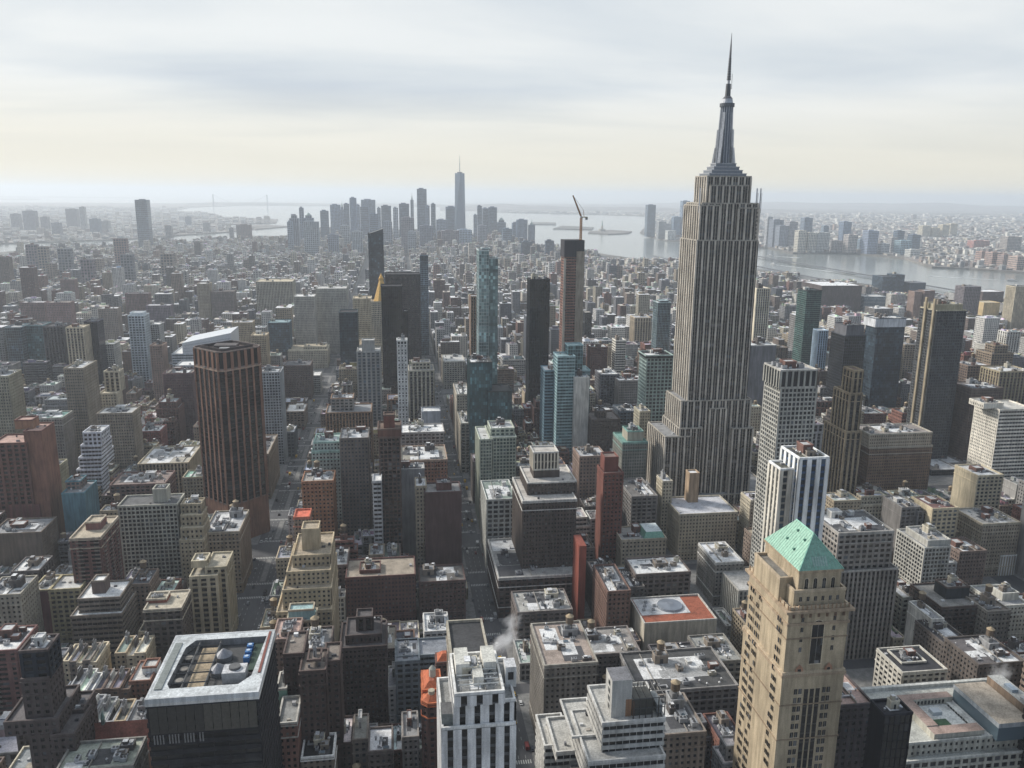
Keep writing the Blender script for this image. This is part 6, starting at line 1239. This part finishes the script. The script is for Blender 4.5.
def zone_h(x, y, r, ave):
    if y < 1500:
        m_ = 33 if x > -300 else 27
        if x > 230: m_ = 36
        h = m_*math.exp(r.gauss(0, .36))*(1.3 if ave else 1)
        if r.random() < .04: h *= 1.7
        return max(11, min(h, 88))
    if y < 2500: h = 31*math.exp(r.gauss(0, .42))*(1.25 if ave else 1); h *= 1.8 if r.random() < .05 else 1; return max(10, min(h, 100))
    if y < 4100: h = 18*math.exp(r.gauss(0, .42)); h *= 2.4 if r.random() < .07 else 1; return max(8, min(h, 75))
    return max(9, min(78, (30 if x > -700 else 15)*math.exp(r.gauss(0, .42))))
for (xa, xb, ya, yb) in BLOCKS:
    if ya < 300: continue
    q = [proj(x, y, 25) for x in (xa, xb) for y in (ya, yb)]
    if any(p is None for p in q): continue
    if max(p[0] for p in q) < -60 or min(p[0] for p in q) > 1090 or min(p[1] for p in q) > 860: continue
    far = ya > 2500
    mid = (ya+yb)/2
    for row, (y0, y1) in enumerate(((ya, mid-1.5), (mid+1.5, yb))):
        x = xa
        while x < xb-4:
            big = fr.random() < (.25 if ya < 1500 else .12)
            w = fr.uniform(18, 34) if big else (fr.uniform(6.5, 14) if ya < 1500 else fr.uniform(7, 20))
            if far: w = fr.uniform(9, 26)
            if xb-(x+w) < 6: w = xb-x
            a, b_ = x, x+w; x += w
            yy0, yy1 = y0, y1
            if row == 0: yy1 -= fr.uniform(0, 9)
            else: yy0 += fr.uniform(0, 9)
            if big and row == 0 and fr.random() < .15: yy1 = mid
            if clash(a+.15, b_-.15, yy0, yy1):
                # try the free part in front of or behind what already stands here
                t = [(a, b_, yy0, yy0+12), (a, b_, yy1-12, yy1), (a, a+7, yy0, yy1), (b_-7, b_, yy0, yy1), (a, a+7, yy0, yy0+12), (b_-7, b_, yy0, yy0+12)]
                ok = [k for k in t if not clash(k[0]+.15, k[1]-.15, k[2], k[3]) and k[1]-k[0] > 5]
                if not ok: continue
                a, b_, yy0, yy1 = ok[0]
            ave = a-xa < 20 or xb-b_ < 20
            h = zone_h(a, ya, fr, ave)*(1.25 if big else .92)
            if not big and w < 10: h = min(h, 28)
            h = min(h, 4.2*(b_-a))
            h = limit(a, b_, yy0, yy1, h)
            if h < 6.5: continue
            GEN.append((a+.08, b_-.08, yy0, yy1, h))
def area(g):
    x0, x1, y0, y1, h = g; p, q, s, t = proj(x0,y0,h), proj(x1,y0,h), proj(x1,y1,h), proj(x0,y0,max(0,h-25))
    if not (-10 < p[0] < 1030 and p[1] < 775): return 0
    return abs(q[0]-p[0])*(abs(t[1]-p[1])+abs(s[1]-q[1]))
GEN.sort(key=lambda g: -area(g))
N_IND = 175
words = {}
for i, (x0, x1, y0, y1, h) in enumerate(GEN):
    r = random.Random(int(x0*31+y0*17)); wc, wn = r.choices(WC, WW)[0]; rc, rn = r.choices(RC, RW)[0]; j = r.uniform(.85, 1.18); wc = tuple(a*j for a in wc); rc = tuple(a*r.uniform(.85,1.1) for a in rc)
    if i < N_IND and y0 < 1400 and area((x0,x1,y0,y1,h)) > 0:
        st = r.choice(FST); tk = h > 24 and r.random() < .4; tiers = [((x0,x1,y0,y1), h, st)]
        if h > 30 and x1-x0 > 14 and r.random() < .35: tiers = [((x0,x1,y0,y1), h-7, st), ((x0+2.5,x1-2.5,y0+3,y1-2), h, st)]
        if len(tiers) == 1 and x1-x0 > 17 and y1-y0 > 18 and r.random() < .55:
            xm = (x0+x1)/2+r.uniform(-2,2); a_ = r.uniform(1.6,3.2); d_ = (y1-y0)*r.uniform(.3,.55)
            tiers = [([(x0,y0),(xm-a_,y0),(xm-a_,y0+d_),(xm+a_,y0+d_),(xm+a_,y0),(x1,y0),(x1,y1),(x0,y1)], h, st)] if r.random() < .6 else [([(x0,y0),(x1,y0),(x1,y1),(xm+a_,y1),(xm+a_,y1-d_),(xm-a_,y1-d_),(xm-a_,y1),(x0,y1)], h, st)]
        kind_ = 'townhouse' if h < 20 and x1-x0 < 13 else ('loft_building' if x0 > 200 else 'apartment_block')
        building(kind_, auto_label((x0+x1)/2, y0, h, x1-x0, wn, rn, tk, len(tiers)), tiers, wc, st, 'k', roof=rc, n=r.randint(2, 5), tank=tk, seed=i, group='smaller buildings of the near blocks')
    else:
        lod = 0 if y0 < 1350 else (1 if y0 < 2600 else 2)
        add_fill(S1, x0, x1, y0, y1, h, wc if lod == 0 else (wc if r.random() < .7 else r.choice([(.6,.58,.54),(.5,.49,.47),(.55,.5,.42),(.08,.09,.11)])), rc if lod == 0 else r.choice([(.66,.66,.66),(.62,.62,.62),(.45,.45,.45),(.26,.26,.27),(.14,.14,.15),(.5,.46,.4)]), r, lod, ST[r.choice(FST)])
o = S1.build('city_buildings'); tag(o, 'countless smaller buildings filling the street blocks', 'buildings', kind='stuff')
def carpet(name, poly, label, cell0, px_range, dmax, seed, hm=11, dens=.6):
    r = random.Random(seed); mb = MB(); xs = [p[0] for p in poly]; ys = [p[1] for p in poly]; y = max(3300, min(ys)); n = 0
    while y < min(max(ys), dmax):
        cell = max(cell0, y*.0085); xl, _ = atY(-20, 250, y); xr, _ = atY(1044, 250, y); x = max(min(xs), xl)
        while x < min(max(xs), xr):
            if r.random() < dens and inside(x, y, poly) and inside(x+cell, y+cell, poly) and inside(x, y+cell, poly) and not clash(x, x+cell*.8, y, y+cell*.6, 3):
                w, d = cell*r.uniform(.35,.85), cell*r.uniform(.3,.7); h = hm*math.exp(r.gauss(0,.4)); h *= 2.6 if r.random() < .035 else 1
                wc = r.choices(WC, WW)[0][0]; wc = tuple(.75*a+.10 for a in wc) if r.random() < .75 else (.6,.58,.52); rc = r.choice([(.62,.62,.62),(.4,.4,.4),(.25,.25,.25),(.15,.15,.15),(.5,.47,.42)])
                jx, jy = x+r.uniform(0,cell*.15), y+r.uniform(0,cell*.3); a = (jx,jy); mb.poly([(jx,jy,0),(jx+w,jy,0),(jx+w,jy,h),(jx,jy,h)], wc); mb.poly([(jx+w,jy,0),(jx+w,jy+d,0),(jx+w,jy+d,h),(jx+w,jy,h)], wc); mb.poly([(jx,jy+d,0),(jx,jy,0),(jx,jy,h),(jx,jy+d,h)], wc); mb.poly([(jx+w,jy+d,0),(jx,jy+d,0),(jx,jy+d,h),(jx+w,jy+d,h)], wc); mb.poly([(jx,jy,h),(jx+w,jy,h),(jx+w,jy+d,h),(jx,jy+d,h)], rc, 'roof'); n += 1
            x += cell
        y += cell*.9
    o = mb.build(name); tag(o, label, 'buildings', kind='stuff')
carpet('far_shore_buildings', BROOK, 'hazy mass of low buildings on the far eastern shore', 30, None, 16000, 1)
carpet('far_bank_buildings', NJ, 'sunlit mass of low buildings on the far river bank', 32, None, 15000, 2, 10)

# ------------------------------------------------------------------ suspension bridge on the horizon
def bridge():
    D = 16800; a = Vector((*atY(213, 197, D)[:1], D, 0)); xs = [atY(213,197,D)[0], atY(267,197,D)[0]]; zt = atY(213, 194.2, D)[1]
    root = thing('suspension_bridge', 'faint suspension bridge with two towers on the horizon', 'bridge', ((xs[0]+xs[1])/2, D, 0)); mx = root.location.x
    for x in xs:
        b = MB()
        for s in (-1, 1): b.box(x-mx-7,x-mx+7,s*18-7,s*18+7,SEA,zt,(.25,.28,.30),'metal')
        for z in (zt-6, zt*.55): b.box(x-mx-6,x-mx+6,-18,18,z,z+6,(.25,.28,.3),'metal')
        b.build('tower', root)
    b = MB(); b.box(xs[0]-mx-500,xs[1]-mx+500,-14,14,62,68,(.25,.27,.28),'metal'); b.build('deck', root); b = MB(); n = 24
    for i in range(n):
        f = lambda t: 72+(zt-72)*(2*t-1)**2
        b.bar((xs[0]-mx+(xs[1]-xs[0])*i/n,16,f(i/n)),(xs[0]-mx+(xs[1]-xs[0])*(i+1)/n,16,f((i+1)/n)),3,(.3,.3,.3))
    b.build('cable', root)
bridge()
def statue():
    x, y = gnd(602, 231.3); root = thing('statue', 'tiny green statue on a stone pedestal on an island in the bay', 'statue', (x, y, 0)); b = MB(); b.cyl(0,0,0,20,30,(.35,.33,.28),'wall',30,n=11); b.cyl(0,0,20,47,11,(.4,.37,.3),'wall',8,n=4); b.build('pedestal', root)
    b = MB(); b.cyl(0,0,47,80,5.5,(.22,.38,.32),'metal',3.2,n=8); b.cyl(0,0,80,86,2.2,(.22,.38,.32),'metal',1.5,n=8); b.bar((2,0,76),(5,0,93),1.6,(.22,.38,.32)); b.build('figure', root)
statue()
# boats and their wakes on the wide river
def boat(px, py, tx, ty, label, name='ferry'):
    x, y = gnd(px, py, SEA); x2, y2 = gnd(tx, ty, SEA); a = math.atan2(y-y2, x-x2); L_ = sqrt((x-x2)**2+(y-y2)**2)
    root = thing(name, label, 'boat', (x, y, SEA)); root.rotation_euler = (0, 0, a)
    b = MB(); hull = [(-18,-5),(10,-5),(20,0),(10,5),(-18,5)]; b.prism(grow(hull,-.8), -.3, 3, (.5,.5,.5), 'metal', (.5,.5,.48), hull); b.build('hull', root)
    b = MB(); b.box(-14,8,-4,4,3,6,(.7,.7,.7),'metal'); b.box(-6,4,-3,3,6,8.5,(.7,.7,.7),'metal'); b.build('cabin', root); b = MB(); b.box(-14.1,8.1,-4.1,4.1,4,5,GL['k'],'curtain'); b.build('window', root)
    n = 20; ps = []
    for i in range(n):
        t0, t1 = i/n, (i+1)/n; w0, w1 = 4+20*t0, 4+20*t1; p0, p1 = Vector((x,y)).lerp(Vector((x2,y2)), t0), Vector((x,y)).lerp(Vector((x2,y2)), t1); nx, ny = -sin(a), cos(a)
        ps.append([(p0.x+nx*w0,p0.y+ny*w0,SEA+.25),(p0.x-nx*w0,p0.y-ny*w0,SEA+.25),(p1.x-nx*w1,p1.y-ny*w1,SEA+.25),(p1.x+nx*w1,p1.y+ny*w1,SEA+.25)][::-1])
    m = WAKE; o = sheet('wake', ps, m, 'stuff'); o['label'] = 'white foaming wake behind the '+label
def m_wake(nt, b):
    g = nn(nt, 'ShaderNodeNewGeometry'); a = noise(nt, g.outputs['Position'], .05, 5, .7); r = ramp(nt, [(.4, (.18,.20,.20)), (.6, (.6,.62,.6))]); nt.links.new(a, r.inputs[0]); nt.links.new(r.outputs[0], b.inputs['Base Color']); b.inputs['Roughness'].default_value = .7
WAKE = simple_mat('wake', m_wake)
boat(773, 264.5, 858, 275, 'small ferry farthest left of the two with long wakes')
boat(1012, 281, 930, 276, 'small ferry near the right edge with a long wake')
boat(770, 256, 800, 258, 'small ferry close to the far river bank')

# ------------------------------------------------------------------ traffic
def m_car(name, c): return c
CARC = [((.60,.60,.60),'white'),((.015,.015,.017),'black'),((.30,.31,.32),'silver'),((.55,.33,.02),'yellow'),((.05,.06,.08),'dark blue'),((.62,.62,.61),'white'),((.20,.03,.03),'red'),((.10,.10,.11),'grey')]
def car_parts(c, van):
    b = MB(); hw = .95 if not van else 1.05; L_ = 2.3 if not van else 3.2
    b.box(-hw,hw,-L_,L_,.32,.92 if not van else 1.15,c,'metal'); body = b
    g = MB(); 
    if van: b.box(-hw,hw,-L_,L_-1.6,1.15,2.6,c,'metal'); g.prism([(-hw+.05,L_-1.6),(hw-.05,L_-1.6),(hw-.05,L_-.5),(-hw+.05,L_-.5)],1.15,2.1,GL['k'],'curtain',None,[(-hw+.1,L_-1.6),(hw-.1,L_-1.6),(hw-.1,L_-1.2),(-hw+.1,L_-1.2)])
    else:
        q = [(-hw+.06,-1.7),(hw-.06,-1.7),(hw-.06,1.1),(-hw+.06,1.1)]; q2 = [(-hw+.22,-1.2),(hw-.22,-1.2),(hw-.22,.4),(-hw+.22,.4)]; g.prism(q,.92,1.38,GL['k'],'curtain',None,q2); b.box(-hw+.22,hw-.22,-1.2,.4,1.382,1.43,c,'metal')
    w = MB()
    return body, g
CARM = {}
def wheel_mesh():
    b = MB(); n = 12
    for s, o_ in ((-.12,1),(.12,-1)):
        P = [(s, .34*cos(2*pi*i/n), .34*sin(2*pi*i/n)) for i in range(n)]; b.poly(P if o_ < 0 else P[::-1], (.02,.02,.02), 'metal')
    for i in range(n):
        a, c_ = 2*pi*i/n, 2*pi*(i+1)/n; b.poly([(-.12,.34*cos(a),.34*sin(a)),(.12,.34*cos(a),.34*sin(a)),(.12,.34*cos(c_),.34*sin(c_)),(-.12,.34*cos(c_),.34*sin(c_))], (.02,.02,.02), 'metal')
    o = b.build('wheel'); me = o.data; bpy.data.objects.remove(o); return me
WM = wheel_mesh()
for (c, w) in dict((w, (c, w)) for c, w in CARC).values():
    for van in (0, 1):
        p, g = car_parts(c, van); o1, o2 = p.build('body'), g.build('windscreen'); CARM[w, van] = (o1.data, o2.data); bpy.data.objects.remove(o1); bpy.data.objects.remove(o2)
cr_ = random.Random(5); TAKEN = []
def car(x, y, rz, w, van, label, group):
    root = thing('delivery_van' if van else 'car', label, 'van' if van else 'car', (x, y, .006), group); root.rotation_euler = (0, 0, rz); b, g = CARM[w, van]
    for me, nm in ((b, 'body'), (g, 'windscreen')): o = bpy.data.objects.new(nm, me); COL.objects.link(o); o.parent = root
    for wx in (-.9, .9):
        for wy in ((-1.45, 1.5) if not van else (-2, 2.1)): o = bpy.data.objects.new('wheel', WM); COL.objects.link(o); o.parent = root; o.location = (wx, wy, .34)
for nm, ax, lanes, y0, y1, n in (('the wide avenue', -121, (-12.5,-8.8,-5.2,5.2,8.8,12.5), 500, 1250, 105), ('the long avenue', 52, (-8,-4.5,-1,2.5,6,8.8), 385, 1350, 120)):
    for k in range(n):
        l = cr_.choice(lanes); y = cr_.uniform(y0, y1)
        if any(abs(l+ax-a) < 2 and abs(y-b_) < 8 for a, b_ in TAKEN): continue
        TAKEN.append((l+ax, y)); c, w = cr_.choice(CARC); van = 1 if cr_.random() < .22 else 0; p = proj(ax+l, y, 0); st = max([s for s in ST_Y if s <= y]); near = min(REFS, key=lambda r_: (r_[0]-p[0])**2+(r_[1]-p[1])**2)[2]
        side_ = 'left' if l < 0 else 'right'
        t = '%s %s in %s lanes of %s, beside %s' % (w, 'van' if van else 'car', side_, nm, near)
        car(ax+l, y, 0 if nm.startswith('the long') or l < 0 else pi, w, van, t, '%s %ss on %s beside %s' % (w, 'van' if van else 'car', nm, near))
# ------------------------------------------------------------------ steam
def steam(loc, size, label, seed, dens=.10):
    m = bpy.data.materials.new('steam'); m.use_nodes = True; nt = m.node_tree; nt.nodes.remove(nt.nodes['Principled BSDF']); o_ = [n for n in nt.nodes if n.type == 'OUTPUT_MATERIAL'][0]; L = nt.links.new
    v = nn(nt, 'ShaderNodeVolumePrincipled'); v.inputs['Color'].default_value = (.96,.96,.97,1); tc = nn(nt, 'ShaderNodeTexCoord')
    n_ = nn(nt, 'ShaderNodeTexNoise'); n_.inputs['Scale'].default_value = 2.2; n_.inputs['Detail'].default_value = 5; mp_ = nn(nt, 'ShaderNodeMapping'); mp_.inputs['Location'].default_value = (seed, 0, 0); L(tc.outputs['Object'], mp_.inputs[0]); L(mp_.outputs[0], n_.inputs[0])
    le = nn(nt, 'ShaderNodeVectorMath', operation='LENGTH'); L(tc.outputs['Object'], le.inputs[0]); f = math_(nt, 'SUBTRACT', 1., le.outputs['Value'])
    d = math_(nt, 'MULTIPLY', math_(nt, 'MAXIMUM', math_(nt, 'ADD', math_(nt, 'SUBTRACT', n_.outputs[0], .62), math_(nt, 'MULTIPLY', f, .45)), 0.), dens*8); L(d, v.inputs['Density']); L(v.outputs[0], o_.inputs['Volume'])
    b = MB(); n = 10; me = bpy.data.meshes.new('steam_plume'); V = []; Fc = []
    for i in range(9):
        th = pi*i/8
        for j in range(14): ph = 2*pi*j/14; V.append((sin(th)*cos(ph), sin(th)*sin(ph), cos(th)))
    for i in range(8):
        for j in range(14): Fc.append((i*14+j, i*14+(j+1)%14, (i+1)*14+(j+1)%14, (i+1)*14+j)[::-1])
    me.from_pydata(V, [], Fc); me.materials.append(m); o = bpy.data.objects.new('steam_plume', me); COL.objects.link(o); o.location = loc; o.scale = size[:3]; o.rotation_euler = (0, size[3], 0); tag(o, label, kind='stuff')
x, z = atY(503, 642, 330); steam((x, 330, z), (11, 6, 5, -.6), 'white steam drifting up beside the white-piered tower', 1.)
x, z = atY(512, 622, 345); steam((x, 345, z), (7, 5, 5, -.9), 'thin steam above the avenue', 4., .05)
x, z = atY(1000, 675, 380); steam((x, 380, z), (10, 7, 8, -.5), 'steam rising at the right edge behind the courtyard block', 7., .05)
